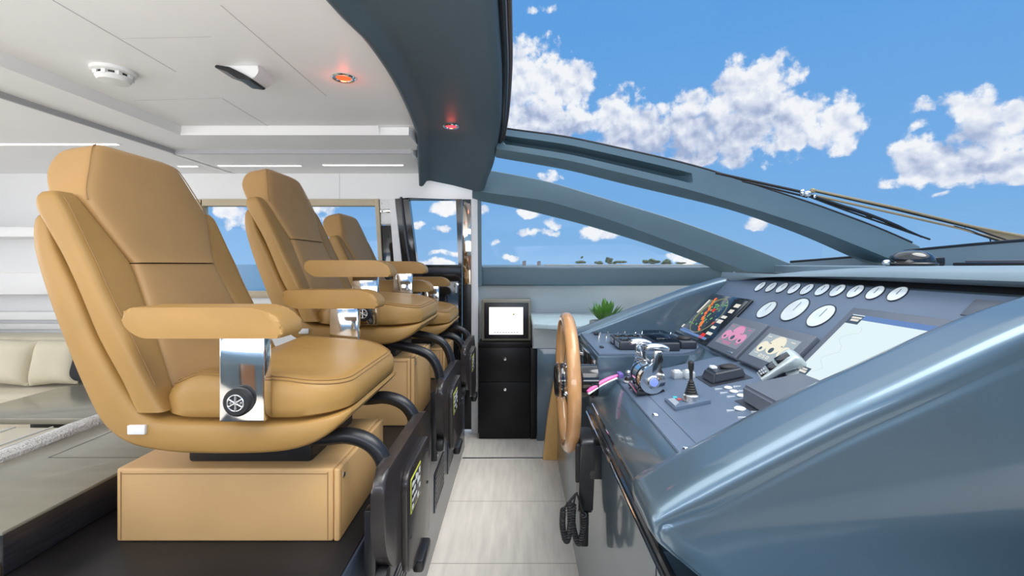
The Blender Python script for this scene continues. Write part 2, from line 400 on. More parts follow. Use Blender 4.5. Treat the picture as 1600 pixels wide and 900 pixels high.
# ------------------------------------------------------------------ ceiling
LC = [(-.70, -.4), (-.555, .6), (-.522, 1.257), (-.489, 1.513), (-.495, 1.9), (-.548, 2.437), (-.60, 2.75), (-.64, 2.95)]
LCs = [(p.x, p.y) for p in smooth_path([(a, c, 0) for a, c in LC], 5)]
LCs[0] = (-.70, -1.3)
b = MB()
poly = [(-1.84, -1.3)]+[(x, y) for x, y in LCs if y < 2.46]+[(-.55, 2.46), (-1.84, 2.46)]
b.prism(poly, 'xy', 2.0, 2.06)
ceil = struct(b.build('ceiling', 'ceil', flat=True))
b = MB()                                   # lowered border with chamfered recess edge, stepping to the outer soffit
b.prism([(-2.12, 1.957), (-1.85, 1.957), (-1.825, 1.999), (-1.84, 2.05), (-2.12, 2.05)], 'xz', -1.3, 2.81)
b.prism([(2.465, 1.999), (2.49, 1.957), (2.815, 1.957), (2.815, 2.05), (2.465, 2.05)], 'yz', -1.85, -.76)
b.box(-.76, -.60, 2.49, 2.815, 1.957, 2.05); b.box(-.76, -.56, 2.455, 2.49, 1.999, 2.05)
b.build('recess_border', 'ceil', ceil, flat=True)
b = MB(); b.box(-2.128, -2.118, -1.3, 2.81, 1.932, 1.958); b.box(-2.128, -.66, 2.805, 2.815, 1.932, 1.958)
b.build('shadow_gap', 'seam', ceil, flat=True)
b = MB(); b.box(-5.2, -2.13, -1.3, 3.42, 1.932, 2.05); b.prism([(-2.14, 2.815), (-.655, 2.815), (-.63, 3.3), (-.63, 3.42), (-2.14, 3.42)], 'xy', 1.932, 2.05)
b.build('soffit', 'ceil', ceil, flat=True)
s = MB()                                   # joints between ceiling boards
def cline(p, q, w=.0016):
    D0 = .75*F_PX/(HZ-p[1]); D1 = .75*F_PX/(HZ-q[1])
    A = W(p[0], p[1], D0); B_ = W(q[0], q[1], D1); t = (B_-A).normalized(); n = Vector((-t.y, t.x, 0))*w
    s.loft([[A-n+Vector((0, 0, -.0006)), A+n+Vector((0, 0, -.0006)), A+n+Vector((0, 0, .003)), A-n+Vector((0, 0, .003))],
            [B_-n+Vector((0, 0, -.0006)), B_+n+Vector((0, 0, -.0006)), B_+n+Vector((0, 0, .003)), B_-n+Vector((0, 0, .003))]])
cline((82, 0), (275, 112)); cline((190, 60), (330, 57), .0008); cline((348, 154), (432, 205)); cline((210, 157), (348, 153), .0008); cline((345, 8), (510, 150), .001)
s.build('board_joint', 'seam', ceil, flat=True)

# LED strips in the soffit
def led(x0, x1, y, lab):
    t = thing('led_strip', lab, 'ceiling light', ((x0+x1)/2, y, 1.932), 'slim linear ceiling lights')
    MB().box(x0, x1, y-.012, y+.012, 1.9275, 1.934, .002).build('diffuser', 'led', t)
    MB().box(x0-.01, x1+.01, y-.016, y+.016, 1.9300, 1.9345, .001).build('housing', 'offwhite', t)
led(-2.98, -2.27, 2.58, 'long linear ceiling light at the far left above the nearest seat')
led(-2.36, -2.23, 3.16, 'short linear ceiling light peeking out beside the nearest headrest')
led(-2.07, -1.50, 3.14, 'linear ceiling light above the second tan seat, middle one of the far row')
led(-1.34, -.79, 3.12, 'linear ceiling light nearest the dark header')

# ------------------------------------------------------------------ dark roof header that arches over
HS = [(-.4, -.70, 2.012, -.16, 2.03), (.6, -.555, 2.012, -.085, 2.03), (1.257, -.522, 2.012, -.064, 2.02), (1.513, -.489, 2.012, -.062, 2.015), (1.9, -.495, 2.012, -.066, 2.01), (2.437, -.548, 2.012, -.09, 2.005),
      (2.7, -.595, 1.995, -.118, 1.955), (2.95, -.645, 1.945, -.162, 1.87), (3.1, -.672, 1.895, -.205, 1.815), (3.22, -.695, 1.842, -.235, 1.765)]
rings = []
for i in range(len(HS)-1):
    for j in range(4 if i < len(HS)-2 else 5):
        t = j/4; q0 = HS[max(i-1, 0)]; q1 = HS[i]; q2 = HS[i+1]; q3 = HS[min(i+2, len(HS)-1)]
        cr = [.5*((2*q1[m])+(q2[m]-q0[m])*t+(2*q0[m]-5*q1[m]+4*q2[m]-q3[m])*t*t+(3*q1[m]-q0[m]-3*q2[m]+q3[m])*t**3) for m in range(5)]
        y, lx, lz, rx, rz = cr
        rings.append([(lx-.008, y, lz+.06), (lx-.008, y, lz-.034), (lx+.006, y, lz-.042), (lx+.022, y, lz-.036), (lx+.045, y, lz-.004), (lx+.07, y, lz),
                      ((lx+rx)/2, y, (lz+rz)/2+.006), (rx-.05, y, rz-.002), (rx-.012, y, rz+.008), (rx, y, rz+.03), (rx-.01, y, rz+.09), (lx+.05, y, lz+.10)])
struct(MB().loft(rings).build('trim_2', 'paint_shaded', sharp=60))
seal = MB(); seal.tube([(r[9][0]+.012, r[9][1], r[9][2]+.012) for r in rings[:-10]], .014, 8)
struct(seal.build('trim_3', 'black'))
seal = MB(); seal.tube([(r[9][0]+.03, r[9][1], r[9][2]+.03) for r in rings[:-11]], .012, 8)
struct(seal.build('trim_4', 'brownseal'))

# ------------------------------------------------------------------ far side wall
YW = 3.42
b = MB()
b.box(-5.2, -.31, YW, YW+.06, 1.735, 2.05); b.box(-5.2, -2.37, YW, YW+.06, 0, 1.735); b.box(-2.37, -.99, YW, YW+.06, 0, 1.02)
b.box(-.995, -.945, YW-.005, YW+.06, 0, 1.735)
wf = struct(b.build('wall_far', 'white', flat=True))
MB().box(-1.345, -1.343, YW-.001, YW+.01, 1.735, 1.932).build('panel_joint', 'seam', wf)
b = MB(); b.box(-5.26, -5.2, -1.3, 3.5, 0, 2.05); struct(b.build('wall_left', 'white'))
b = MB(); b.box(-5.2, 2.6, -1.36, -1.3, 0, .85); wn = struct(b.build('wall_near', 'paint_shaded'))
MB().box(-.62, .1, -1.302, -1.28, .05, .83, .004).build('reflection_panel', 'walnut', wn)  # added unseen panels, toned for what the chrome and wing reflect
MB().box(-2.08, -1.96, -1.302, -1.28, .05, .83, .004).build('reflection_panel', 'darkwood', wn)
MB().box(-1.95, -1.2, -1.302, -1.28, .05, .83, .004).build('reflection_panel', 'walnut', wn)
MB().box(.2, 2.5, -1.302, -1.28, .05, .83, .004).build('reflection_panel', 'walnut', wn)

# saloon window with its beige blind surround
w1 = bpy.data.objects.new('window_1', None); COL.objects.link(w1); w1.location = (-1.68, YW, 1.02); struct(w1)
b = MB(); b.box(-2.37, -1.045, YW-.035, YW+.03, 1.685, 1.737, .006); b.prism([(-1.028, 1.02), (-.998, 1.02), (-1.040, 1.738), (-1.070, 1.738)], 'xz', YW-.038, YW+.032, .004)
b.box(-2.42, -2.35, YW-.035, YW+.03, 1.02, 1.735, .006); b.box(-2.4, -1.00, YW-.034, YW+.03, 1.0, 1.05, .006)
b.build('blind_surround', 'blind', w1)
MB().box(-2.36, -1.04, YW+.02, YW+.026, 1.04, 1.70).build('pane', 'glass', w1)
b = MB()
b.box(-1.032, -.945, YW-.030, YW-.004, 1.665, 1.733, .003); b.box(-1.030, -.94, YW-.028, YW-.004, 1.545, 1.635, .012)
b.build('blind_bracket', 'offwhite', w1)
b = MB(); b.box(-1.031, -.943, YW-.034, YW-.004, 1.632, 1.668, .008)
for x in (-1.018, -.965): b.lathe([(0, -.004), (.006, -.003), (.006, 0), (0, 0)], (x, YW-.030, 1.70), 'y', 12)
b.build('hinge', 'chrome', w1)
MB().box(-1.025, -.90, YW-.022, YW-.004, 1.0, 1.54, .003).build('dark_jamb', 'black_gloss', w1)

# side door
d1 = bpy.data.objects.new('door_1', None); COL.objects.link(d1); d1.location = (-.68, YW, 0); struct(d1)
Yd = YW-.01
b = MB()
TL, TR, BR, BL = W(640, 309, Yd), W(713, 310, Yd), W(717, 414, Yd), W(653, 414, Yd)
fo = [(-.89, .05), (-.42, .05), (-.42, 1.735), (-.93, 1.735)]
inn = [(BL.x, BL.z), (BR.x, BR.z), (TR.x, TR.z-.012), (TL.x, TL.z-.004)]
def frame_prism(b, outer, inner, y0, y1):
    n = len(outer)
    O0 = [b.v((x, y0, z)) for x, z in outer]; I0 = [b.v((x, y0, z)) for x, z in inner]; O1 = [b.v((x, y1, z)) for x, z in outer]; I1 = [b.v((x, y1, z)) for x, z in inner]
    for i in range(n):
        j = (i+1) % n
        b.f([O0[i], O0[j], I0[j], I0[i]]); b.f([O1[i], I1[i], I1[j], O1[j]]); b.f([O0[i], O1[i], O1[j], O0[j]]); b.f([I0[i], I0[j], I1[j], I1[i]])
frame_prism(b, fo, inn, Yd-.03, Yd+.03)
leaf = b.build('door_leaf', 'black_gloss', d1, flat=True)
b = MB(); y = Yd-.036
b.tube(smooth_path([(TL.x-.055, y, TL.z), ((TL.x+BL.x)/2-.05, y, 1.45), (BL.x-.045, y, BL.z-.02)], 4), .010, 8); b.box(BL.x-.03, -.425, y-.02, Yd-.028, 1.18, 1.225, .006)
b.build('weather_strip', 'pod', d1)
b = MB(); b.box(-.80, -.44, y-.008, Yd-.028, .10, 1.13, .01); b.build('lower_panel', 'black_gloss', d1)
b = MB(); b.quad((BL.x-.01, Yd+.005, BL.z-.01), (BR.x+.01, Yd+.005, BR.z-.01), (TR.x+.01, Yd+.005, TR.z), (TL.x-.01, Yd+.005, TL.z)); b.build('pane', 'glass', d1)
b = MB(); b.lathe([(.0, -.03), (.016, -.028), (.018, 0), (0, .002)], (-.455, Yd-.045, 1.10), 'y', 16); b.tube([(-.455, Yd-.07, 1.10), (-.455, Yd-.075, 1.04)], .008, 8); b.build('door_handle', 'steel', d1)
b = MB(); b.prism([(-.90, 0), (-.84, 0), (-.852, 1.15), (-.915, 1.735), (-.962, 1.735), (-.915, 1.15)], 'xz', YW-.045, YW+.03, .004); struct(b.build('trim_5', 'white'))

t = thing('mirror_panel', 'narrow upright mirror strip reflecting tan leather, beside the door', 'mirror', (-.38, YW-.02, 0))
MB().box(-.417, -.348, YW-.03, YW-.01, .02, 1.735, .002).build('backing', 'black', t)
MB().box(-.414, -.351, YW-.034, YW-.029, 1.10, 1.732, .001).build('mirror_glass', 'mirror', t)
b = MB()
for x in (-.40, -.365): b.lathe([(0, -.004), (.004, -.003), (.004, 0), (0, 0)], (x, YW-.034, 1.70), 'y', 10)
b.build('screw', 'steel', t)
b = MB(); b.box(-.348, -.297, YW-.06, YW+.06, 0, 1.80, .004); struct(b.build('trim_6', 'white'))

# liner below the side window, and the blue-grey beam
b = MB(); b.box(-.297, 1.9, YW+.03, YW+.07, 0, 1.12); struct(b.build('wall_side', 'liner'))
b = MB()
rs = []
for px, dY in ((747, 3.40), (900, 3.33), (1050, 3.2), (1150, 3.1), (1260, 2.95), (1400, 2.72)):
    top = W(px, 416, dY).z; bot = W(px, 447, dY).z; x = (px-VPX)/F_PX*dY
    rs.append([(x, dY+.12, top+.004), (x, dY+.02, top+.003), (x, dY, top-.008), (x, dY-.005, (top+bot)/2), (x, dY, bot+.012), (x, dY+.01, bot+.002), (x, dY+.12, bot)])
struct(MB().loft(rs).build('trim_7', 'paint'))

# ------------------------------------------------------------------ window pillars (swept along the side of the boat)
def interp(tab, x):
    for (a, va), (c, vc) in zip(tab[:-1], tab[1:]):
        if x <= c: return va+(vc-va)*(x-a)/(c-a)
    (a, va), (c, vc) = tab[-2:]; return va+(vc-va)*(x-a)/(c-a)
up1 = [(770, 199), (787, 202), (887, 215), (987, 237), (1053, 252), (1113, 268), (1177, 289), (1275, 321), (1372, 357), (1444, 389), (1480, 406)]
cr1 = [(770, 232), (800, 236), (887, 250), (987, 274), (1080, 297), (1177, 326), (1275, 358), (1385, 402), (1420, 418)]
lo1 = [(765, 241), (775, 243), (887, 262), (987, 287), (1120, 318), (1177, 334), (1275, 370), (1340, 399), (1369, 412), (1400, 424)]
def sm(tab, x, w=26): return sum(interp(tab, x+w*k/4) for k in range(-4, 5))/9
def D1(px): return 2.72-(px-780)/640*.42
PIL = []
def pillar1(px):
    y = D1(px)
    A = W(px, sm(up1, px), y+.03); C = W(px+4, sm(cr1, px+4), y); L_ = W(px+2, sm(lo1, px+2), y+.09)
    slot = 785 < px < 1078
    e = min(1, (px-782)/14, (1078-px)/14) if slot else 0
    e = max(0, e)**.5
    S0 = A.lerp(C, .30); S1 = A.lerp(C, .36+.0); S2 = A.lerp(C, .64); S3 = A.lerp(C, .72)
    inn = Vector((.0, .11*e, 0))
    return [A+Vector((0, .17, .01)), A+Vector((0, .005, .006)), A, S0, S1+inn, S2+inn*.8+Vector((0, 0, .0)), S3, C, C.lerp(L_, .1), L_, L_+Vector((0, .10, .01))]
xs = [772, 780, 784, 787, 791, 796, 803]+list(range(815, 1065, 16))+[1066, 1070, 1074, 1077, 1080]+list(range(1095, 1450, 18))
PIL = [pillar1(x) for x in xs]
struct(MB().loft(PIL).build('trim_8', 'paint', sharp=28))
b = MB(); b.tube([W(x, sm(up1, x)-1.5, D1(x)+.035) for x in range(785, 1445, 20)], .006, 8); struct(b.build('trim_9', 'black'))
up2 = [(735, 262), (767, 267), (853, 283), (953, 313), (1053, 343), (1120, 367), (1180, 390), (1240, 415), (1280, 432)]
cr2 = [(735, 297), (752, 300), (853, 313), (953, 343), (1053, 380), (1113, 403), (1170, 426)]
lo2 = [(735, 311), (748, 313), (820, 327), (920, 352), (1020, 383), (1093, 410), (1130, 424)]
def D2(px): return 3.28-(px-750)/490*.45
ARC = []
for px in [738, 748, 760, 780]+list(range(800, 1250, 20)):
    y = D2(px); A = W(px, sm(up2, px), y+.03); C = W(px, sm(cr2, px), y); L_ = W(px, sm(lo2, px), y+.08)
    ARC.append([A+Vector((0, .10, .01)), A+Vector((0, .005, .005)), A, A.lerp(C, .5)+Vector((0, -.004, 0)), C, C.lerp(L_, .12), L_, L_+Vector((0, .06, .004))])
struct(MB().loft(ARC).build('trim_10', 'paint', sharp=28))
b = MB(); b.loft([[W(746, 300, 3.36), W(752, 300, 3.36), W(752, 300, 3.44), W(746, 300, 3.44)], [W(747, 447, 3.36), W(753, 447, 3.36), W(753, 447, 3.44), W(747, 447, 3.44)]]); struct(b.build('trim_11', 'paint'))
# side panes
def thick(o):
    md = o.modifiers.new('thickness', 'SOLIDIFY'); md.thickness = .008; return o
def pane(name, pts):
    b = MB(); b.f([b.v(p) for p in pts]); o = b.build(name, 'glass', None, flat=True); thick(o); return struct(o)
pane('window_2', [tuple(W(px, sm(lo2, px)-4, D2(px)+.13)) for px in range(750, 1100, 50)]+[tuple(W(px, 420, D2(px)+.13)) for px in (1100, 750)])
b = MB(); rl = []
for px in range(765, 1300, 40):
    A = PIL[min(range(len(xs)), key=lambda i: abs(xs[i]-px))]
    y0 = D1(px)+.13; y1 = D2(min(px, 1240))+.10
    rl.append([tuple(W(px, sm(lo1, px)-6, y0)), tuple(W(px, sm(up2, min(px, 1275))+4, y1))])
b.loft(rl, closed=False); thick(struct(b.build('window_3', 'glass')))
# windscreen
COAM = [(1.70, 2.86, 1.262), (1.90, 2.52, 1.292), (1.975, 2.2, 1.322), (2.0, 1.6, 1.348), (2.05, .8, 1.362), (2.05, .0, 1.362)]
rl = []
for i in range(13):
    px = 787+(1444-787)*i/12; P0 = W(px, sm(up1, px)-1, D1(px)+.04); row = []
    for k in range(11):
        t = k/10; Y = P0.y*(1-t)+.0*t; bul = .05*math.sin(math.pi*min(1, (P0.y-Y)/2.6))
        tt = i/12
        row.append((P0.x+bul*.8*tt+.02*(1-tt), Y, P0.z+bul*(.6+.3*tt)))
    rl.append(row)
b = MB(); b.loft(rl, closed=False); thick(struct(b.build('window_4', 'glass')))

#EXTERIOR
# ------------------------------------------------------------------ far shore
b = MB(); b.box(-3500, 3500, 12, 3500, -1.4, -1.3); o = b.build('sea', 'sea', flat=True); o['kind'] = 'structure'
FD = 620.0
b = MB(); b.box(40, 290, FD-2, FD+90, -1.4, .9, .3); struct(b.build('shore', 'sand'))
def tree(px, w, h, lab, palm=False):
    o = W(px, 413, FD); u = FD/F_PX; h *= 1.35; FZ = FD+(int(px) % 7)*11; r = thing('tree', lab, 'tree', (o.x, FZ, .9), 'trees on the far shore')
    rr = random.Random(px)
    b = MB(); b.tube([(o.x, FZ, .9), (o.x+.2, FZ, .9+h*u*.5)], .35, 6); b.build('trunk', 'trunk', r)
    b = MB()
    for k in range(3 if palm else 7):
        a = rr.uniform(-1, 1)*w*u*.5*(0.5 if palm else 1); z = rr.uniform(.35, .8) if not palm else rr.uniform(.7, .9)
        c = (o.x+a, FZ+rr.uniform(-2, 2), .9+h*u*z); s = w*u*rr.uniform(.22, .36)
        b.ell(c, s, s, min(s*.8, h*u*.3), 9, 6)
    for v in b.bm.verts: v.co += noise.noise_vector(v.co*.6)*.7
    b.build('crown', 'foliage', r)
tree(911, 6, 10, 'tall slim tree on the far shore, leftmost seen through the side window', True)
tree(916, 14, 5, 'low bush at the foot of the tall slim shore tree')
tree(940, 10, 4.5, 'small shore tree left of the round-topped one')
tree(952, 9, 9.5, 'round-topped tallest tree in the middle of the far shore')
tree(962, 14, 5, 'low tree right of the round-topped shore tree')
tree(975, 16, 4.5, 'low green hedge-like tree right of the middle shore group')
tree(1022, 12, 6, 'shore tree at the left end of the right-hand group')
tree(1035, 16, 7.5, 'broad dark tree in the right-hand shore group')
tree(1044, 12, 6.5, 'shore tree at the right end of the dense right-hand group')
tree(1062, 14, 3, 'low shore bush near the sharp corner of the side window')
tree(1082, 14, 3, 'last low shore bush in the sharp corner of the side window')
for px, h, lab in ((819, 6, 'small distant reddish building on the shore, left one'), (842, 5.5, 'small distant reddish building on the shore, right one')):
    o = W(px, 413, FD); u = FD/F_PX; t = thing('building', lab, 'building', (o.x, FD, .5), 'distant shore buildings')
    MB().box(o.x-2.4, o.x+2.4, FD-3, FD+3, -1, h*u).build('wall', 'facade', t); MB().box(o.x-1.2, o.x+2.7, FD-3.2, FD+3.2, h*u-.1, h*u+.7).build('roof', 'trunk', t)

#SEATS
# ------------------------------------------------------------------ helm seats
def se_ring(fn, hw, n=36, e=5.0, yc=0.0):
    out = []
    for j in range(n):
        a = 2*math.pi*j/n; c, s_ = math.cos(a), math.sin(a)
        u = math.copysign(abs(c)**(2/e), c); w_ = .5+.5*math.copysign(abs(s_)**(2/e), s_)
        out.append(fn(yc+u*hw, w_))
    return out
def sta_loft(mb, stations, cy, dz, e=5.0, n=36):
    """stations: (outer (x,z), inner (x,z), y0, y1)"""
    rings = []
    for (ox, oz), (ix, iz), y0, y1 in stations:
        rings.append(se_ring(lambda y, w, ox=ox, oz=oz, ix=ix, iz=iz: (ox+(ix-ox)*w, cy+y, oz+(iz-oz)*w+dz), (y1-y0)/2, n, e, (y0+y1)/2))
    return mb.loft(rings)
def dens(st, k=3):
    out = []
    flat = [[*a, *b_, c, d] for a, b_, c, d in st]
    for i in range(len(flat)-1):
        q0 = flat[max(i-1, 0)]; q1 = flat[i]; q2 = flat[i+1]; q3 = flat[min(i+2, len(flat)-1)]
        for j in range(k):
            t = j/k
            c = [.5*((2*q1[m])+(q2[m]-q0[m])*t+(2*q0[m]-5*q1[m]+4*q2[m]-q3[m])*t*t+(3*q1[m]-q0[m]-3*q2[m]+q3[m])*t**3) for m in range(6)]
            out.append(((c[0], c[1]), (c[2], c[3]), c[4], c[5]))
    f = flat[-1]; out.append(((f[0], f[1]), (f[2], f[3]), f[4], f[5])); return out

def helm_seat(cy, dz, label):
    t = thing('helm_chair', label, 'chair', (-.68, cy, .60), 'tan leather helm chairs')
    # bucket shell
    S = [((-1.045, 1.362), (-1.030, 1.364), -.24, .24), ((-1.054, 1.345), (-1.020, 1.352), -.255, .255), ((-1.053, 1.284), (-1.000, 1.285), -.26, .26), ((-1.027, 1.184), (-.955, 1.19), -.26, .26), ((-.991, 1.085), (-.913, 1.09), -.26, .26),
         ((-.951, .983), (-.862, 1.0), -.26, .26), ((-.911, .903), (-.822, .945), -.26, .26), ((-.858, .859), (-.79, .922), -.26, .26), ((-.79, .84), (-.76, .916), -.26, .26), ((-.703, .832), (-.70, .914), -.26, .26),
         ((-.56, .833), (-.56, .913), -.26, .26), ((-.48, .843), (-.49, .913), -.257, .257), ((-.43, .864), (-.44, .914), -.245, .245), ((-.398, .89), (-.405, .915), -.222, .222), ((-.384, .908), (-.388, .917), -.19, .19)]
    sh = sta_loft(MB(), dens(S), cy, dz, 7).build('seat_shell', 'leather', t, 50)
    b = MB(); b.box(-.838, -.80, cy-.2665, cy-.258, .885+dz, .905+dz, .002); b.build('maker_tag', 'offwhite', sh)
    # bolsters
    B_ = [((-.765, .93), (-.83, .93), .20), ((-.797, .985), (-.862, 1.0), .188), ((-.845, 1.085), (-.913, 1.09), .168), ((-.897, 1.19), (-.955, 1.19), .150), ((-.923, 1.25), (-.98, 1.245), .146), ((-.945, 1.295), (-1.0, 1.285), .160),
          ((-.982, 1.372), (-1.042, 1.36), .190), ((-.998, 1.399), (-1.046, 1.392), .200), ((-1.008, 1.411), (-1.040, 1.407), .205)]
    for sg in (-1, 1):
        st = []
        for i, (fr, re, yi) in enumerate(B_):
            yo = .26 if i < len(B_)-1 else .252
            y0, y1 = (-yo, -yi) if sg < 0 else (yi, yo)
            st.append((fr, re, y0, y1))
        bo = sta_loft(MB(), dens(st), cy, dz, 4.5).build('side_bolster', 'leather', t, 50)
        for off in (.018, .024):
            sb = MB(); sb.tube(smooth_path([(f_[0]+.0005-(.004 if off > .02 else .0), cy+sg*(.26-off+.0), f_[1]+dz+.0005) for f_, r_, y_ in B_[1:-1]], 4), .0012, 5); sb.build('stitching', 'stitch', bo)
    # headrest and head panel
    Hh = [((-.912, 1.2545), (-.985, 1.25), .1435), ((-.925, 1.275), (-1.0, 1.27), .152), ((-.945, 1.325), (-1.03, 1.31), .172), ((-.965, 1.372), (-1.045, 1.372), .192), ((-.974, 1.398), (-1.084, 1.408), .200), ((-.984, 1.425), (-1.098, 1.424), .194),
          ((-1.000, 1.475), (-1.126, 1.467), .170), ((-1.014, 1.515), (-1.130, 1.503), .150), ((-1.024, 1.537), (-1.116, 1.526), .135), ((-1.040, 1.548), (-1.09, 1.540), .110)]
    hd = sta_loft(MB(), dens([(a, c, -w_, w_) for a, c, w_ in Hh]), cy, dz, 7).build('headrest', 'leather_panel', t, 50)
    for sg in (-1, 1):
        sb = MB(); sb.tube(smooth_path([(f_[0]-.010, cy+sg*(y_-.0005), f_[1]+dz) for f_, r_, y_ in Hh[4:]], 4), .0014, 5); sb.build('stitching', 'stitch', hd)
    Lm = [((-.775, .94), (-.87, .94), .196), ((-.800, .985), (-.88, 1.0), .188), ((-.842, 1.085), (-.93, 1.09), .168), ((-.888, 1.19), (-.97, 1.19), .150), ((-.908, 1.235), (-.985, 1.235), .146), ((-.916, 1.2515), (-.985, 1.25), .142)]
    sta_loft(MB(), dens([(a, c, -w_, w_) for a, c, w_ in Lm]), cy, dz, 7).build('lumbar_panel', 'leather_panel', t, 50)
    # seat cushion
    b = MB(); rings = []
    def ztop(x):
        return interp([(-.90, -.075), (-.82, -.06), (-.78, -.015), (-.70, .018), (-.62, .02), (-.5, .004), (-.42, -.012), (-.38, -.02)], x)
    for z, ins in ((.9165, .010), (.922, .002), (.94, 0), (.965, 0), (.985, .005), (.996, .014), (1.0, .026), (.999, .045), (.993, .075), (.988, .12), (.986, .17)):
        ring = rrect(.215-ins, .26-ins, max(.115-ins*.6, .02), 8, -.598, 0)
        w_ = max(0, min(1, (z-.94)/.045)) if ins < .03 else 1
        rings.append([(x, cy+y, z+dz+ztop(x)*w_) for x, y in ring])
    cu = b.loft(rings).build('seat_cushion', 'leather', t, 50)
    for ins, zz in ((.010, .9935), (.016, .9985)):
        ring = rrect(.215-ins, .26-ins, .108, 8, -.598, 0)
        sb = MB(); sb.tube([(x, cy+y, zz+dz+ztop(x)) for x, y in sorted(ring, key=lambda q: math.atan2(q[1], q[0]+.598)) if x > -.78], .0012, 5); sb.build('stitching', 'stitch', cu)
    # arms
    for sg in (-1, 1):
        yc = cy+sg*.303
        pol = fillet([(-.783, 1.150), (-.770, 1.165), (-.520, 1.165), (-.478, 1.150), (-.462, 1.122), (-.466, 1.104), (-.745, 1.104), (-.775, 1.126)], [.01, .012, .02, .02, .015, .008, .02, .015], 4)
        a = MB().prism([(x, z+dz) for x, z in pol], 'xz', yc-.043, yc+.043, .019, 4).build('armrest', 'leather', t, 40)
        sb = MB(); zt = 1.1615+dz
        sb.tube(smooth_path([(-.765, yc+.030*sg*-1, zt), (-.64, yc-.034*-sg*-1, zt+.001), (-.525, yc-.034*sg, zt+.001), (-.50, yc-.033*sg, zt-.004), (-.47, yc-.032*sg, 1.135+dz)], 4), .0012, 5)
        sb.build('stitching', 'stitch', a)
        y0, y1 = sorted((cy+sg*.262, cy+sg*.292))
        MB().box(-.624, -.530, y0, y1, .921+dz, 1.106+dz, .004).build('bracket', 'chrome', a)
        yo = cy+sg*.292
        b = MB(); b.lathe([(0, 0), (.027, 0), (.029, sg*.003), (.029, sg*.014), (.025, sg*.018), (.0, sg*.018)], (-.578, yo, .966+dz), 'y', 28); kn = b.build('adjuster_knob', 'rubber', a)
    # silver spokes of the knob the photo shows
        b = MB(); ys = yo+sg*.0185
        ring = [(-.578+.0165*math.cos(k*math.pi/14), ys, .966+dz+.0165*math.sin(k*math.pi/14)) for k in range(28)]
        b.tube(ring, .0016, 6, closed=True)
        for k in range(3):
            an = math.pi/3*k+math.pi/6; dx, dz2 = math.cos(an)*.016, math.sin(an)*.016
            b.tube([(-.578-dx, ys, .966+dz-dz2), (-.578+dx, ys, .966+dz+dz2)], .0022, 6)
        b.lathe([(0, -.001), (.005, 0), (.004, sg*.0015), (0, sg*.002)], (-.578, ys, .966+dz), 'y', 12)
        for an in (0, math.pi/2, math.pi, -math.pi/2): b.lathe([(0, 0), (.0028, 0), (.002, sg*.001), (0, sg*.001)], (-.578+.0105*math.cos(an), ys, .966+dz+.0105*math.sin(an)), 'y', 10)
        b.build('adjuster_face', 'steel', a)
    # pedestal
    zt = .772+dz
    pd = MB().box(-.942, -.434, cy-.175, cy+.175, .600, zt, .006, 3).build('pedestal', 'leather_box', t)
    MB().box(-.433, -.419, cy-.175, cy+.175, .600, zt-.001, .005, 3).build('pedestal_front', 'leather_box', pd)
    sb = MB()
    for x in (-.446, -.93): sb.tube([(x, cy-.1755, .606), (x, cy-.1755, zt-.008)], .0011, 5)
    sb.tube([(-.93, cy-.1755, zt-.012), (-.446, cy-.1755, zt-.012)], .0011, 5)
    for y in (-.165, .165): sb.tube([(-.4187, cy+y, .606), (-.4187, cy+y, zt-.008)], .0011, 5)
    sb.build('stitching', 'stitch', pd)
    MB().lathe([(0, 0), (.006, .0), (.006, .003), (0, .004)], (-.419, cy-.15, zt-.025), 'x', 12).build('screw', 'steel', pd)
    MB().box(-.80, -.50, cy-.14, cy+.14, zt-.002, .838+dz, .01).build('swivel_base', 'black', t)
    # footrest
    def tilt(z): return -.300-.030*(z-.66)
    pol = fillet([(-.262, .795), (.20, .795), (.265, .72), (.265, .58), (.18, .515), (-.15, .515), (-.262, .62)], [.05, .06, .09, .1, .1, .14, .12], 8)
    b = MB(); b.prism([(y+cy, z) for y, z in pol], 'yz', -.318, -.288, .010, 3)
    ft = b.build('footrest', 'footplate', t, 50)
    pol = fillet([(-.125, .735), (.16, .735), (.165, .45), (.06, .43), (-.115, .48)], [.05, .05, .03, .03, .03], 6)
    MB().prism([(y+cy, z) for y, z in pol], 'yz', -.289, -.272, .004, 2).build('hinge_plate', 'footplate', ft, 50)
    b = MB(); b.box(-.285, -.255, cy-.02, cy+.09, .42, .455, .008); b.build('hinge_foot', 'black', ft)
    MB().box(-.2725, -.2708, cy-.092, cy+.022, .618, .706, .0004).build('sticker_border', 'yellowmark', ft)
    MB().box(-.2712, -.2700, cy-.087, cy+.017, .623, .701, .0003).build('warning_sticker', 'black', ft)
    b = MB(); rr = random.Random(3)
    for i in range(5):
        for j in range(4):
            if rr.random() < .75:
                y0 = cy-.083+i*.0198; z0 = .626+j*.0187; b.box(-.2703, -.2694, y0, y0+rr.uniform(.008, .018), z0, z0+rr.uniform(.006, .016))
    b.build('sticker_print', 'offwhite', ft)
    b = MB()
    for y, z in ((-.06, .728), (.11, .70), (.12, .60), (-.09, .56)): b.lathe([(0, 0), (.004, 0), (.004, .002), (0, .003)], (-.272, cy+y, z), 'x', 10)
    b.build('rivet', 'black', ft)
    for y in (-.155, .155):
        MB().tube(smooth_path([(-.54, cy+y, .842+dz*.9), (-.47, cy+y, .838+dz*.8), (-.405, cy+y, .842+dz*.6), (-.355, cy+y, .825+dz*.5), (-.325, cy+y, .790+dz*.3), (-.312, cy+y, .74)], 6), .0195, 12).build('support_arm', 'black', ft)
    po = MB().box(-.345, -.318, cy-.225, cy-.193, .48, .70+dz*.5, .004).build('side_post', 'black', t)
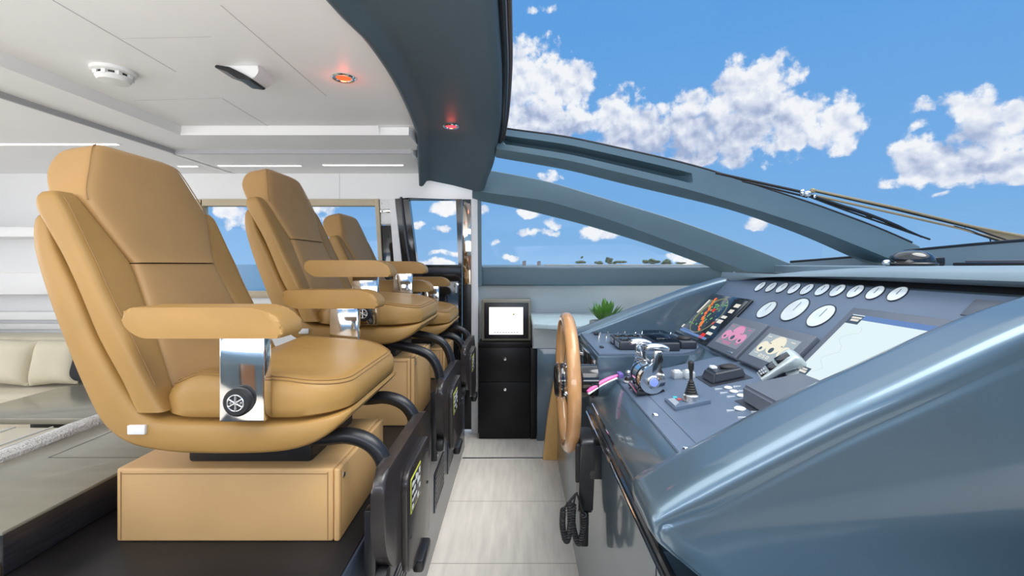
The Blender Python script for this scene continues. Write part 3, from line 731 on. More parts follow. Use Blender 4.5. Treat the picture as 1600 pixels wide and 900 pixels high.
    for z in (.665, .60):
        MB().lathe([(0, -.008), (.013, -.006), (.024, 0), (.026, .012), (.022, .022), (0, .024)], (-.318, cy-.209, z-.06), 'x', 20).build('clamp_knob', 'rubber', po)
    b = MB(); b.lathe([(0, 0), (.006, 0), (.005, .003), (0, .004)], (-.318, cy-.209, .50), 'x', 10); b.build('bolt', 'steel', po)
    return t
helm_seat(1.24, 0.0, 'tan leather helm chair nearest the camera, silver-spoked knob on its chrome arm bracket')
helm_seat(2.00, .10, 'middle tan leather helm chair, set higher than its two neighbours')
helm_seat(2.763, 0.0, 'tan leather helm chair farthest away, beside the black door')

#SALOON
# ------------------------------------------------------------------ saloon, left
t = thing('sideboard', 'low dark cabinet with grey-olive top beside the nearest seat', 'cabinet', (-1.25, 1.6, 0))
MB().box(-1.44, -1.13, .955, 2.42, 0, .604, .004).box(-1.442, -1.074, .936, .9445, 0, .628, .003).build('base', 'leather_box', t)
MB().box(-1.445, -1.070, .945, 2.45, .6005, .688, .004).build('carcass', 'darkwood', t)
top = MB().box(-1.448, -1.066, .940, 2.46, .688, .697, .003).build('top', 'olive', t)
b = MB(); A = W(76, 715, .553*F_PX/302); b.box(A.x-.001, A.x+.001, A.y, 2.2, .6969, .6976); b.box(A.x, -1.075, A.y-.001, A.y+.001, .6969, .6976); b.build('lid_joint', 'black', top)
b = MB(); pth = [(-1.47, y, .70+.004*math.sin(y*9)) for y in [.9+.05*i for i in range(33)]]
b.tube(pth, .03, 12, flat=.75)
for v in b.bm.verts: v.co += noise.noise_vector(v.co*60)*.006
tag(b.build('throw', 'boucle'), 'narrow white boucle throw laid along the far edge of the olive top', 'throw')
t = thing('ottoman', 'low cream upholstered bench with thin piping between throw and table', 'bench', (-2.2, 1.7, 0))
MB().box(-3.1, -1.53, .9, 2.19, .05, .472, .03, 4).build('cushion', 'cream', t)
b = MB()
for x in (-2.40, -2.22, -2.17): b.tube([(x, .95, .4745), (x, 2.17, .4745)], .004, 6)
b.build('piping', 'offwhite', t)
MB().box(-3.0, -1.6, 1.0, 2.2, 0, .06).build('plinth', 'black', t)
t = thing('coffee_table', 'low coffee table with grey-olive top in front of the cream sofa', 'table', (-2.3, 2.6, 0))
MB().box(-2.78, -1.55, 2.20, 2.78, .475, .505, .004).build('tabletop', 'olive', t)
MB().box(-2.6, -1.7, 2.42, 2.72, 0, .476, .006).build('pedestal', 'darkwood', t)
t = thing('sofa', 'cream sofa along the far saloon wall', 'sofa', (-3.3, 3.1, 0))
MB().box(-4.6, -2.2, 2.84, 3.36, .10, .435, .03, 4).build('seat', 'cream', t)
MB().box(-4.6, -2.2, 3.16, 3.40, .40, .745, .03, 4).build('backrest', 'cream', t)
MB().box(-4.5, -2.3, 2.90, 3.36, 0, .11, .0).build('plinth', 'black', t)
def pillow(cx, w_, h, lab, m='pillow', yw=3.035, rot=0.0, z0=.450):
    b = MB(Matrix.Translation((cx, yw, z0+h/2)) @ Matrix.Rotation(R(-14), 4, 'X') @ Matrix.Rotation(rot, 4, 'Y'))
    n = 18; g = []
    for side in (-1, 1):
        G = []
        for i in range(n+1):
            row = []
            for j in range(n+1):
                u = -1+2*i/n; v = -1+2*j/n
                th = .075*((1-u**4)*(1-v**4))**.6
                pin = 1-.07*(1-abs(u))*abs(v)**3
                pin2 = 1-.07*(1-abs(v))*abs(u)**3
                row.append((u*w_/2*pin2, side*th, v*h/2*pin))
            G.append(row)
        V = [[b.v(p) for p in r] for r in G]
        for i in range(n):
            for j in range(n): b.f([V[i][j], V[i+1][j], V[i+1][j+1], V[i][j+1]])
    bmesh.ops.remove_doubles(b.bm, verts=b.bm.verts, dist=.0005)
    o = b.build('pillow', m, None, 60)
    return tag(o, lab, 'pillow', 'pillows on the cream sofa' if m == 'pillow' else None)
pillow(-3.40, .36, .30, 'oat linen pillow on the sofa, at the left edge of the photo', rot=.05)
pillow(-3.07, .32, .30, 'oat linen pillow leaning beside the dark one on the sofa', rot=-.04)
pillow(-2.86, .26, .22, 'dark charcoal pillow half hidden behind the nearest seat back', 'pillow_dark', 3.05, .2)
# wall shelf with hidden light
t = thing('wall_shelf', 'long white shelf box on the saloon wall above the sofa', 'shelf', (-3.6, 3.35, 1.03))
MB().box(-5.1, -2.9, 3.24, YW, 1.035, 1.19, .004).build('shelf_box', 'white', t)
MB().box(-5.1, -2.95, 3.36, 3.40, 1.185, 1.196, .002).build('cove_light', 'cove', t)
t = thing('window_ledge', 'white ledge with bright inlay under the wall shelf', 'shelf', (-3.6, 3.38, .85))
MB().box(-5.1, -2.9, 3.35, YW, .84, .90, .004).build('ledge', 'white', t)
MB().box(-4.3, -3.02, 3.385, YW, .765, .81, .003).build('bright_inlay', 'offwhite', t)
b = MB(); b.box(-5.1, -2.6, 3.15, YW, 1.44, 1.51, .006); struct(b.build('trim_12', 'white'))

# ceiling fittings
def downlight(px, py, z, m, lab, ang=None):
    D = (z-EYE)*F_PX/(HZ-py); p = W(px, py, D); t = thing('downlight', lab, 'ceiling light', p, 'round red ceiling lights')
    MB().lathe([(.030, .002), (.046, .002), (.047, -.003), (.042, -.007), (.034, -.006), (.030, -.001)], p, 'z', 28).build('trim_ring', 'chrome', t)
    MB().lathe([(0, -.002), (.031, -.002), (.031, .003), (0, .003)], p, 'z', 28).build('lamp', m, t)
    l = bpy.data.lights.new('lamp_glow', 'POINT'); l.energy = .18; l.color = (1, .1, .05); l.shadow_soft_size = .02
    o = bpy.data.objects.new('lamp_glow', l); COL.objects.link(o); o.parent = t; o.location = (0, 0, -.03)
downlight(537, 121, 2.0, 'redlamp', 'round ceiling light glowing orange-red in the white ceiling')
downlight(705, 197, 2.010, 'redlamp2', 'round ceiling light glowing red in the dark header')
p = W(178, 110, .75*F_PX/303); t = thing('smoke_detector', 'round white smoke detector on the white ceiling', 'smoke detector', p)
MB().lathe([(0, 0), (.072, 0), (.072, -.012), (.066, -.016), (0, -.016)], p, 'z', 32).build('base', 'offwhite', t)
MB().lathe([(0, -.016), (.050, -.016), (.048, -.030), (0, -.030)], p, 'z', 32).build('sensing_chamber', 'black', t)
MB().lathe([(0, -.026), (.056, -.026), (.058, -.031), (.050, -.045), (.022, -.050), (0, -.050)], p, 'z', 32).build('cap', 'offwhite', t)
b = MB()
for k in range(8):
    a = k*math.pi/4+.2; b.box(-.008, .008, -.008, .008, -.030, -.015)
    for v in list(b.bm.verts)[-8:]: v.co += Vector((p.x+.052*math.cos(a), p.y+.052*math.sin(a), p.z))
b.build('rib', 'offwhite', t)
p = W(380, 107, .75*F_PX/306); t = thing('ceiling_speaker', 'small white wedge-shaped ceiling box with a black curved front', 'speaker', p)
pol = [(-.085, 0), (.075, 0), (.075, -.03), (.05, -.056), (.0, -.050), (-.04, -.024), (-.085, -.010)]
MB().prism([(p.x+a, p.z+c) for a, c in fillet(pol, [.0, .0, .012, .02, .03, .03, .004], 5)], 'xz', p.y-.03, p.y+.07, .008).build('housing', 'offwhite', t)
pol = [(-.082, -.002), (-.085, -.012), (-.04, -.028), (.0, -.054), (.045, -.060), (.055, -.054), (.02, -.034), (-.03, -.010)]
MB().prism([(p.x+a, p.z+c) for a, c in fillet(pol, .006, 4)], 'xz', p.y-.038, p.y+.06, .004).build('grille', 'black', t)

# ------------------------------------------------------------------ cabinet, monitor, ledge, plant, wood fin beyond the aisle
t = thing('drawer_cabinet', 'black two-drawer cabinet at the end of the aisle', 'cabinet', (-.08, 3.32, 0))
yc = 3.256
MB().box(-.284, .085, yc+.008, 3.43, .0, .672, .003).build('body', 'darkdeck', t)
MB().box(-.288, .090, yc, 3.43, .655, .690, .003).build('top', 'darkdeck', t)
for z0, z1, kz in ((.412, .652, .575), (.008, .406, .358)):
    d = MB().box(-.282, .083, yc-.004, yc+.010, z0, z1, .002).build('drawer', 'darkdeck', t)
    MB().lathe([(0, -.016), (.010, -.015), (.013, -.010), (.012, -.004), (.009, 0), (0, 0)], (-.095, yc-.004, kz), 'y', 18).build('knob', 'chrome', d)
MB().box(.086, .128, yc-.002, 3.43, 0, .655, .002).build('side_filler', 'darkdeck', t)
t = thing('side_locker', 'glossy dark blue-grey locker right of the black cabinet', 'cabinet', (.2, 3.3, 0))
MB().box(.131, .60, 3.22, 3.43, 0, .655, .004).build('body', 'gloss', t)
MB().box(.131, .60, 3.20, 3.43, .690, .705, .003).build('steel_top', 'steel', t)
MB().box(.100, .600, 3.215, 3.43, .655, .690, .003).build('upper_rail', 'liner', t)
t = thing('monitor', 'small square monitor with bright white screen on the black cabinet', 'monitor', (-.087, 3.32, .69))
MB().box(-.268, .093, 3.30, 3.42, .692, .996, .012, 3).build('housing', 'olive', t)
fr = MB().box(-.248, .073, 3.292, 3.302, .712, .972, .006, 3).build('bezel', 'black', t)
sc_ = MB().box(-.212, .034, 3.2895, 3.293, .742, .940, .001).build('screen', 'screen_w', t)
b = MB()
for i in range(9): b.box(-.175+i*.02, -.163+i*.02, 3.2885, 3.2896, .755, .759)
b.build('status_text', 'g_slate', sc_)
b = MB(); b.lathe([(0, -.0005), (.006, -.0005), (.006, 0), (0, 0)], (-.034, 3.2893, .888), 'y', 14); b.build('status_dot', 'yellowmark', sc_)
b = MB(); b.prism([(.09, 2.80), (.35, 2.70), (.75, 2.85), (.75, 3.43), (.09, 3.43)], 'xy', .855, .885, .004)
t = tag(b.build('side_ledge', 'shelf'), 'pale blue ledge behind the steering wheel', 'shelf')
b = MB(); b.box(.10, .75, 2.95, 3.43, .705, .857); tag(b.build('ledge_base', 'liner'), 'pale grey box under the pale blue ledge', 'cabinet')
pc = W(944, 500, 2.62); t = thing('potted_succulent', 'spiky green succulent behind the far end of the helm console', 'plant', (pc.x, pc.y, .886))
MB().lathe([(0, .886), (.065, .886), (.085, .905), (.085, .925), (.075, .926), (0, .924)], (pc.x, pc.y, 0), 'z', 24).build('pot', 'pot', t)
b = MB(); rr = random.Random(5)
for k in range(34):
    a = rr.uniform(0, 2*math.pi); tilt_ = rr.uniform(.25, 1.15); ln = rr.uniform(.075, .115); wd = rr.uniform(.010, .015)
    o = Vector((pc.x+.02*math.cos(a), pc.y+.02*math.sin(a), .93)); d = Vector((math.cos(a)*math.sin(tilt_), math.sin(a)*math.sin(tilt_), math.cos(tilt_))); sd = Vector((-math.sin(a), math.cos(a), 0)); nn = d.cross(sd)
    rings = []
    for i in range(6):
        s_ = i/5; w_ = wd*(.7+1.1*s_)*(1-s_)**.6*1.4+.0006; c = o+d*ln*s_+Vector((0, 0, .02*s_*s_))
        rings.append([c+sd*w_, c+nn*w_*.25, c-sd*w_, c-nn*w_*.35])
    b.loft(rings)
b.build('leaves', 'leaf', t)
b = MB(); pol = smooth_path([(.156, .0, 0), (.166, .10, 0), (.186, .27, 0), (.212, .43, 0), (.236, .55, 0), (.248, .66, 0)], 4)
b.prism([(q.x, q.y) for q in pol]+[(.300, .66), (.300, 0)], 'xz', 2.90, 2.95, .008)
tag(b.build('wooden_panel', 'wood'), 'curved varnished wooden panel standing behind the steering wheel', 'panel')

#CONSOLE
# ------------------------------------------------------------------ helm console
con = thing('helm_console', 'glossy blue-grey helm console with sloping dashboard and wings', 'console', (.6, 1.4, 0))
def deskz(x): return EYE-(.4605-.2135*x)
XA = .243
# body
pol = [(XA, 0), (XA, .752), (XA+.003, .775), (.262, .800), (.290, .830), (.322, .856), (.345, deskz(.345)-.004), (.70, deskz(.70)-.004), (.955, 1.19), (1.0, 1.20), (1.75, 1.20), (1.75, 0)]
MB().prism(pol, 'xz', .80, 2.03).box(XA, 1.75, .50, .81, 0, .745, .004).build('console_body', 'gloss', con, 40)
MB().box(XA+.004, 1.0, 2.0, 2.89, 0, .56, .01).build('rear_plinth', 'gloss', con)
b = MB(); b.tube([(XA-.003, .52, .755), (XA-.003, 1.56, .755)], .009, 10); b.build('edge_trim', 'black_gloss', con)
b = MB(); b.tube([(XA-.009, .52, .744), (XA-.009, 1.56, .744)], .004, 8); b.tube([(XA+.006, .80, .780), (XA+.006, 1.53, .780)], .003, 8); b.build('edge_moulding', 'chrome', con)
# desk panel
def slab(x0, x1, y0, y1, zf, th, mname, name, parent, bev=.002):
    b = MB(); b.box(0, 1, y0, y1, 0, 1)
    for v in b.bm.verts:
        x = x0+(x1-x0)*v.co.x; v.co = Vector((x, v.co.y, zf(x)-.004+(th+.004)*v.co.z))
    if bev: bmesh.ops.bevel(b.bm, geom=list(b.bm.edges), offset=bev, segments=2, affect='EDGES', clamp_overlap=True)
    return b.build(name, mname, parent)
dk = slab(.330, .705, .845, 1.545, deskz, .003, 'desk', 'desk_panel', con, .0015)
b = MB(); b.box(.3735, .3745, .86, 1.54, deskz(.374)+.0028, deskz(.374)+.0035); b.build('panel_joint', 'black', dk)
for y in (.94, 1.155, 1.40):
    MB().lathe([(0, 0), (.009, 0), (.0095, .003), (.006, .006), (0, .007)], (.348, y, deskz(.348)+.0025), 'z', 16).build('dome_screw', 'chrome', dk)
def Dk(px, py):                             # a place on the desk
    a = px-VPX; c = py-HZ; D = .4605*F_PX/(c+.2135*a); return Vector((a*D/F_PX, D, EYE-c*D/F_PX+.003))
# raised switch desk, far side
pol = fillet([(.268, 1.545), (.60, 1.545), (.700, 1.70), (.705, 2.03), (.268, 2.03)], [.005, .10, .06, 0, 0], 7)
MB().prism(pol, 'xy', .70, .938, .012, 4).build('switch_desk', 'gloss', con, 40)
MB().prism(fillet([(.276, 1.56), (.59, 1.56), (.682, 1.705), (.690, 2.02), (.276, 2.02)], [.004, .09, .05, 0, 0], 7), 'xy', .936, .944, .002, 2).build('switch_panel', 'desk', con, 40)
b = MB(); b.box(.255, .270, 1.56, 1.93, .62, .925, .004); bp = b.build('column_plate', 'black_gloss', con)
b = MB()
for y in (1.60, 1.88):
    for z in (.67, .885): b.lathe([(0, -.008), (.007, -.007), (.009, 0), (0, 0)], (.256, y, z), 'x', 14)
b.build('column_bolt', 'chrome', bp)
def pod(x0, x1, y0, y1, z0, z1, name='switch_pod', m='pod'):
    return MB().box(x0, x1, y0, y1, z0, z1, .006, 3).build(name, m, con)
for y0 in (1.62, 1.715):
    pd = pod(.36, .47, y0, y0+.082, .943, .975)
    b = MB()
    for k in range(3): b.box(.372+k*.032, .396+k*.032, y0+.016, y0+.066, .974, .981, .002)
    b.build('rocker_switch', 'black_gloss', pd)
    MB().box(.3585, .3605, y0+.012, y0+.070, .950, .969, .001).build('legend_plate', 'steel', pd)
pd = pod(.485, .57, 1.60, 1.80, .943, .974)
MB().box(.487, .568, 1.605, 1.79, .976, .992, .003).build('clear_lid', 'tintglass', pd)
pd = pod(.585, .645, 1.64, 1.76, .943, .972)
MB().lathe([(0, 0), (.024, 0), (.025, .006), (.019, .012), (0, .013)], (.615, 1.69, .971), 'z', 20).build('rotary_knob', 'rubber', pd)
b = MB(); rr = random.Random(2)
for k in range(9):
    x = .33+k*.036; b.lathe([(0, 0), (.006, 0), (.004, .008), (0, .009)], (x, 1.86+.03*(k % 2), .944), 'z', 10)
    b.tube([(x, 1.86+.03*(k % 2), .951), (x+.006, 1.86+.03*(k % 2), .972)], .0026, 6)
b.build('toggle_switch', 'chrome', con)
b = MB(); b.box(.30, .312, 1.66, 1.69, .943, .949, .002); b.box(.33, .345, 1.96, 2.0, .943, .955, .002); b.build('indicator', 'black', con)

# instrument panel: local axes u = towards the camera side (right of the helmsman), v = up the slope, n = out
C45 = math.sqrt(.5)
PM = Matrix(((0, C45, -C45, .70), (-1, 0, 0, 2.03), (0, C45, C45, .939), (0, 0, 0, 1)))
def pu(px, py):
    a = px-VPX; c = py-HZ; D = 1.011*F_PX/(a+c); return 2.03-D, (a*D/F_PX-.70)/C45
MB(PM).box(-.005, 1.235, -.01, .350, -.03, 0.003, .002).build('instrument_panel', 'desk', con)
MB(PM).box(-.004, 1.234, .350, .40, -.03, -.006).build('brow_shade_strip', 'black', con)  # black strip that paints in the shade under the brow
MB(PM).box(-.005, 1.235, -.055, -.008, -.06, -.012, .004).build('panel_gutter', 'black', con)
b = MB(PM)
for k in range(5): b.box(.30+k*.03, .318+k*.03, -.05, -.015, -.02, -.009, .002)
b.build('gutter_clip', 'pod', con)
def gauge(u, v, r, dark=False):
    g = MB(PM); g.lathe([(r*.95, .001), (r, .001), (r*1.03, .003), (r*1.01, .006), (r*.97, .006), (r*.95, .005)], (u, v, 0), 'z', 28); o = g.build('gauge', 'pod', con)
    MB(PM).lathe([(0, .001), (r*.96, .001), (r*.96, .0045), (0, .005)], (u, v, 0), 'z', 28).build('dial', 'dial', o)
    n = MB(PM); n.box(u-.0006, u+.0006, v-.1*r, v+.62*r, .0052, .006)
    n.build('needle', 'g_slate', o)
for px, py in ((1189, 449), (1206, 450), (1223, 451), (1242, 452.5), (1262, 453.5), (1286, 454.5), (1310, 455.5), (1338, 457), (1369, 459), (1404, 461)):
    u, v = pu(px, py); gauge(u, v, .025)
for px, py, r in ((1199, 485, .040), (1243, 485, .050), (1284, 495, .044)):
    u, v = pu(px, py); gauge(u, v, r)

# displays
def display(name, lab, u0, u1, v0, v1, bz, scr, m_bez='bezel', th=.012, group=None):
    c = PM @ Vector(((u0+u1)/2, v0, 0))
    t = thing(name, lab, 'display', c, group)
    fr = MB(PM)
    fr.box(u0, u1, v0, v1, .0035, th, .004, 3)
    fr.build('housing', m_bez, t)
    s_ = MB(PM).box(u0+bz, u1-bz, v0+bz, v1-bz, th-.004, th+.0008, .0004).build('screen', scr, t)
    def at(a, c_): return u0+bz+(u1-u0-2*bz)*a, v0+bz+(v1-v0-2*bz)*c_
    return t, s_, at, th+.0008
def rects(at, n0, lst):
    b = MB(PM)
    for a0, a1, c0, c1 in lst:
        x0, y0 = at(a0, c0); x1, y1 = at(a1, c1); b.box(x0, x1, y0, y1, n0-.0004, n0+.0006)
    return b
def disc(b, at, a, c, ra, n0, asp, k=24):
    x, y = at(a, c); b.lathe([(0, -.0004), (ra, -.0004), (ra, .0006), (0, .0006)], (x, y, n0), 'z', k)
# radar
t, s_, at, n0 = display('radar_display', 'black radar display with orange echo and range ring, farthest from the camera', 0.005, .352, .005, .245, .012, 'scr_black', 'black_gloss')
b = MB(PM); cx, cy_ = at(.44, .52); b.tube([(cx+.095*math.cos(k*math.pi/24), cy_+.095*math.sin(k*math.pi/24), n0+.0005) for k in range(48)], .0016, 5, closed=True); b.build('range_ring', 'g_olive', s_)
b = MB(PM); rr = random.Random(11)
pts = [(.20, .92), (.24, .80), (.28, .68), (.31, .56), (.36, .46), (.44, .38), (.48, .26), (.55, .15)]
for (a0, c0), (a1, c1) in zip(pts[:-1], pts[1:]):
    for k in range(5):
        s1 = k/5; a = a0+(a1-a0)*s1+rr.uniform(-.02, .02); c = c0+(c1-c0)*s1+rr.uniform(-.02, .02); w_ = rr.uniform(.012, .028)
        x, y = at(a, c); b.box(x-w_*.25, x+w_*.25, y-w_*.25, y+w_*.25, n0-.0004, n0+.0008)
b.build('echo', 'g_orange', s_)
b = MB(PM)
for k in range(60):
    a = rr.uniform(.12, .62); c = rr.uniform(.25, .9); x, y = at(a, c); w_ = rr.uniform(.0015, .005); b.box(x-w_, x+w_, y-w_, y+w_, n0-.0004, n0+.0006)
b.build('green_echo', 'g_green', s_)
rects(at, n0, [(.40, .47, .62, .70), (.70, .80, .02, .14), (.69, .74, .36, .42)]).build('red_echo', 'g_red', s_)
rects(at, n0, [(.05, .09, .52, .88), (.80, .92, .82, .90), (.80, .90, .68, .76), (.76, .88, .54, .60), (.76, .88, .42, .50), (.76, .87, .28, .34), (.78, .92, .14, .20), (.70, .74, .46, .50), (.02, .06, .10, .18)]).build('icons', 'g_white', s_)
rects(at, n0, [(.06, .90, .02, .07), (.1, .5, .08, .10)]).build('status_bar', 'scr_blue', s_)
# engine displays
def engine(lab, u0, u1, v0, v1, bg, dl, dg):
    t, s_, at, n0 = display('engine_display', lab, u0, u1, v0, v1, .030, bg, 'bezel', .022, 'square engine displays')
    b = MB(PM); disc(b, at, .50, .62, .034, n0, 1); disc(b, at, .17, .45, .021, n0, 1); disc(b, at, .84, .45, .021, n0, 1); b.build('dial', dl, s_)
    b = MB(PM); disc(b, at, .50, .40, .010, n0+.0006, 1); disc(b, at, .17, .36, .006, n0+.0006, 1); disc(b, at, .84, .36, .006, n0+.0006, 1)
    rects_ = [(.30, .34, .62, .65), (.66, .70, .62, .65)]
    for a0, a1, c0, c1 in rects_:
        x0, y0 = at(a0, c0); x1, y1 = at(a1, c1); b.box(x0, x1, y0, y1, n0, n0+.0012)
    b.build('dial_centre', 'g_slate', s_)
    L_ = []
    for k in range(3):                       # three block digits: the readout 0.50
        pass
    b = MB(PM)
    def digit(ax, segs, w_=.075, h=.12, y0=.06, th=.018):
        S_ = {'a': (ax, ax+w_, y0+h-th, y0+h), 'g': (ax, ax+w_, y0+h/2-th/2, y0+h/2+th/2), 'd': (ax, ax+w_, y0, y0+th), 'b': (ax+w_-th, ax+w_, y0+h/2, y0+h), 'c': (ax+w_-th, ax+w_, y0, y0+h/2), 'f': (ax, ax+th, y0+h/2, y0+h), 'e': (ax, ax+th, y0, y0+h/2)}
        for s1 in segs:
            a0, a1, c0, c1 = S_[s1]; x0, yy0 = at(a0, c0); x1, yy1 = at(a1, c1); b.box(x0, x1, yy0, yy1, n0-.0003, n0+.0008)
    digit(.30, 'abcdef'); digit(.42, 'afgcd'); digit(.54, 'abcdef')
    for a0, a1, c0, c1 in ((.06, .18, .86, .89), (.80, .92, .86, .89), (.40, .60, .94, .97), (.10, .22, .16, .19), (.78, .9, .16, .19)):
        x0, y0 = at(a0, c0); x1, y1 = at(a1, c1); b.box(x0, x1, y0, y1, n0-.0003, n0+.0008)
    b.build('readout', dg, s_)
    b = MB(PM); uc = (u0+u1)/2+.06; b.box(uc-.018, uc+.018, v0+.010, v0+.016, .021, .0235, .0005); b.build('key_row', 'steel', t)
engine('small engine display with pink dials, next to the radar display', .372, .588, -.002, .150, 'scr_pinkbg', 'g_pink', 'g_pink2')
engine('small engine display with cream dials, behind the silver handset', .608, .824, -.002, .150, 'scr_grey', 'g_cream', 'g_white')
# chart plotter
t, s_, at, n0 = display('chart_display', 'large pale chart display partly hidden by the near console wing', .835, 1.205, .000, .268, .024, 'scr_chart', 'bezel', .014)
rects(at, n0, [(0, .13, .86, .985), (0, .12, .0, .15), (.0, .22, -.05, .0)]).build('info_box', 'g_slate', s_)
rects(at, n0+.0004, [(.03, .11, .90, .93), (.02, .12, .94, .965), (.02, .10, .07, .10), (.02, .09, .11, .13), (.02, .08, .02, .04)]).build('info_text', 'g_white', s_)
rects(at, n0, [(.13, .99, .93, 1.0), (.80, 1.0, .86, .93), (.14, .9, -.03, .015)]).build('title_bar', 'scr_blue', s_)
b = MB(PM); rr = random.Random(4)
pth = []
for k in range(18):
    x, y = at(.16+.05*math.sin(k*.9)+rr.uniform(-.02, .02), .12+k*.042); pth.append((x, y, n0))
b.tube(pth, .0008, 4); b.build('coast_trace', 'g_pale', s_)
MB(PM).box(1.10, 1.225, .290, .335, .002, .005, .001).build('label_plate', 'bezel', con)

# brow and dash top
rings = []
for y, dz in ((-.3, .002), (.4, .002), (.9, .001), (1.15, -.001), (1.35, -.008), (1.57, -.020), (1.75, -.034), (1.9, -.046), (2.0, -.055), (2.10, -.064)):
    z = EYE-.003+dz
    low = EYE-.046
    rings.append([(1.30, y, z), (1.06, y, z), (.985, y, z-.001), (.955, y, z-.006), (.938, y, z-.016), (.933, y, (z+low)/2-.008), (.940, y, low+.010), (.955, y, low+.002), (.975, y, low+.004), (1.02, y, low-.01), (1.30, y, low-.01)])
MB().loft(rings).build('brow', 'dash', con, 60)
b = MB(); poly = [(1.2, -.3), (2.04, -.3), (2.04, .8), (1.99, 1.6), (1.965, 2.2), (1.89, 2.5), (1.69, 2.84), (1.60, 2.84), (1.25, 2.12), (1.2, 1.9)]
b.prism(poly, 'xy', 1.15, EYE-.006, .004); b.build('dash_top', 'dash', con, 40)
b = MB(); rs = []
for q in smooth_path(COAM, 5):
    rs.append([(q.x, q.y, 1.236), (q.x+.01, q.y+.004, q.z), (q.x+.05, q.y+.03, q.z), (q.x+.05, q.y+.03, 1.236)])
b.loft(rs); struct(b.build('trim_13', 'dash'))
b = MB(); b.tube([(q.x+.012, q.y+.004, q.z+.004) for q in smooth_path(COAM, 5)], .007, 8); struct(b.build('trim_14', 'black'))

# wings (cheeks)
yo, yi = .70, .815
prof = [(.214, .380), (.262, .350), (.335, .310), (.484, .232), (.593, .182), (.778, .098), (.889, .058), (1.02, .020), (1.25, .006)]
top = smooth_path([(x, EYE-d, 0) for x, d in prof], 4)
pol = [(q.x, q.y) for q in top]+[(1.75, 1.24), (1.75, 0.3), (.85, .34), (.55, .53), (.38, .680), (.286, .760), (.240, .797), (.215, .818), (.205, .832), (.203, .848), (.206, .860)]
rings = []
NP = len(pol)
cxz = Vector((.9, .85))
def offs(pol, d, ntop=999):
    out = []
    n = len(pol)
    for i in range(n):
        p = Vector(pol[i]); wt = min(1, max(.62, (p.x-.12)/.16)) if i < ntop else (.12 if ntop == 999 or i < n-5 else (.14, .2, .3, .42, .54)[i-n+5]); a = Vector(pol[i-1]); c = Vector(pol[(i+1) % n])
        t_ = (c-a); t_ = t_.normalized() if t_.length > 0 else Vector((1, 0)); nn = Vector((t_.y, -t_.x))
        out.append(tuple(p+nn*d*wt))
    return out
for y, d in ((yi+.02, .012), (yi, .004), (yi-.012, .0), (yi-.018, .0), (yo+.042, .0), (yo+.034, .0), (yo+.020, .0015), (yo+.010, .006), (yo+.004, .012), (yo+.0005, .022), (yo, .035), (yo+.0015, .042), (yo+.0015, .045), (yo, .050), (yo-.001, .06)):
    rings.append([(x, y, z) for x, z in offs(pol, d, len(top))])
MB().loft(rings).build('near_wing', 'gloss', con, 60)
prof = [(W(895, 522, 2.03).x, .318)]+[(W(px, py, 2.03).x, (py-HZ)/F_PX*2.03) for px, py in ((903, 518), (935, 505), (1000, 480), (1060, 457), (1100, 444), (1138, 433.5), (1180, 429), (1225, 426))]
top = smooth_path([(x, EYE-d, 0) for x, d in prof], 4)
pol = [(q.x, q.y) for q in top]+[(1.30, 1.16), (1.30, .5), (.262, .5)]
rings = []
for y, d in ((2.022, .030), (2.022, .016), (2.026, .009), (2.034, .004), (2.05, .0), (2.10, 0), (2.12, .006), (2.125, .02)):
    rings.append([(x, y, z) for x, z in offs(pol, d)])
MB().loft(rings).build('far_wing', 'gloss', con, 60)
b = MB(PM); b.box(-.006, .006, -.01, .385, .0, .012, .004); b.build('corner_bead', 'bezel', con)

# ------------------------------------------------------------------ controls on the desk
wx, wy, wz = .160, 1.50, .868
t = thing('steering_wheel', 'wooden-rimmed steering wheel seen edge-on at the helm', 'steering wheel', (wx, wy, wz))
b = MB(); b.tube([(wx, wy+.203*math.cos(k*math.pi/32), wz+.203*math.sin(k*math.pi/32)) for k in range(64)], .0205, 14, closed=True); b.build('rim', 'rim', t, 60)
MB().lathe([(0, -.040), (.046, -.040), (.055, -.034), (.055, -.006), (.050, .004), (0, .004)], (wx, wy, wz), 'x', 32).build('hub', 'black_gloss', t)
b = MB(); b.lathe([(.056, -.032), (.0585, -.030), (.0585, -.024), (.056, -.022)], (wx, wy, wz), 'x', 32); b.lathe([(.056, -.014), (.0585, -.012), (.0585, -.004), (.056, -.002)], (wx, wy, wz), 'x', 32); b.build('hub_ring', 'chrome', t)
for a in (90, 210, 330):
    dy, dz2 = math.cos(R(a)), math.sin(R(a))
    MB().tube([(wx-.005, wy+dy*.04, wz+dz2*.04), (wx+.002, wy+dy*.11, wz+dz2*.11), (wx, wy+dy*.19, wz+dz2*.19)], [.014, .010, .009], 10, flat=.6).build('spoke', 'chrome', t)
MB().lathe([(0, 0), (.040, 0), (.046, .03), (.052, .05), (.052, .097), (0, .097)], (wx, wy, wz), 'x', 28).build('column', 'black_gloss', t)

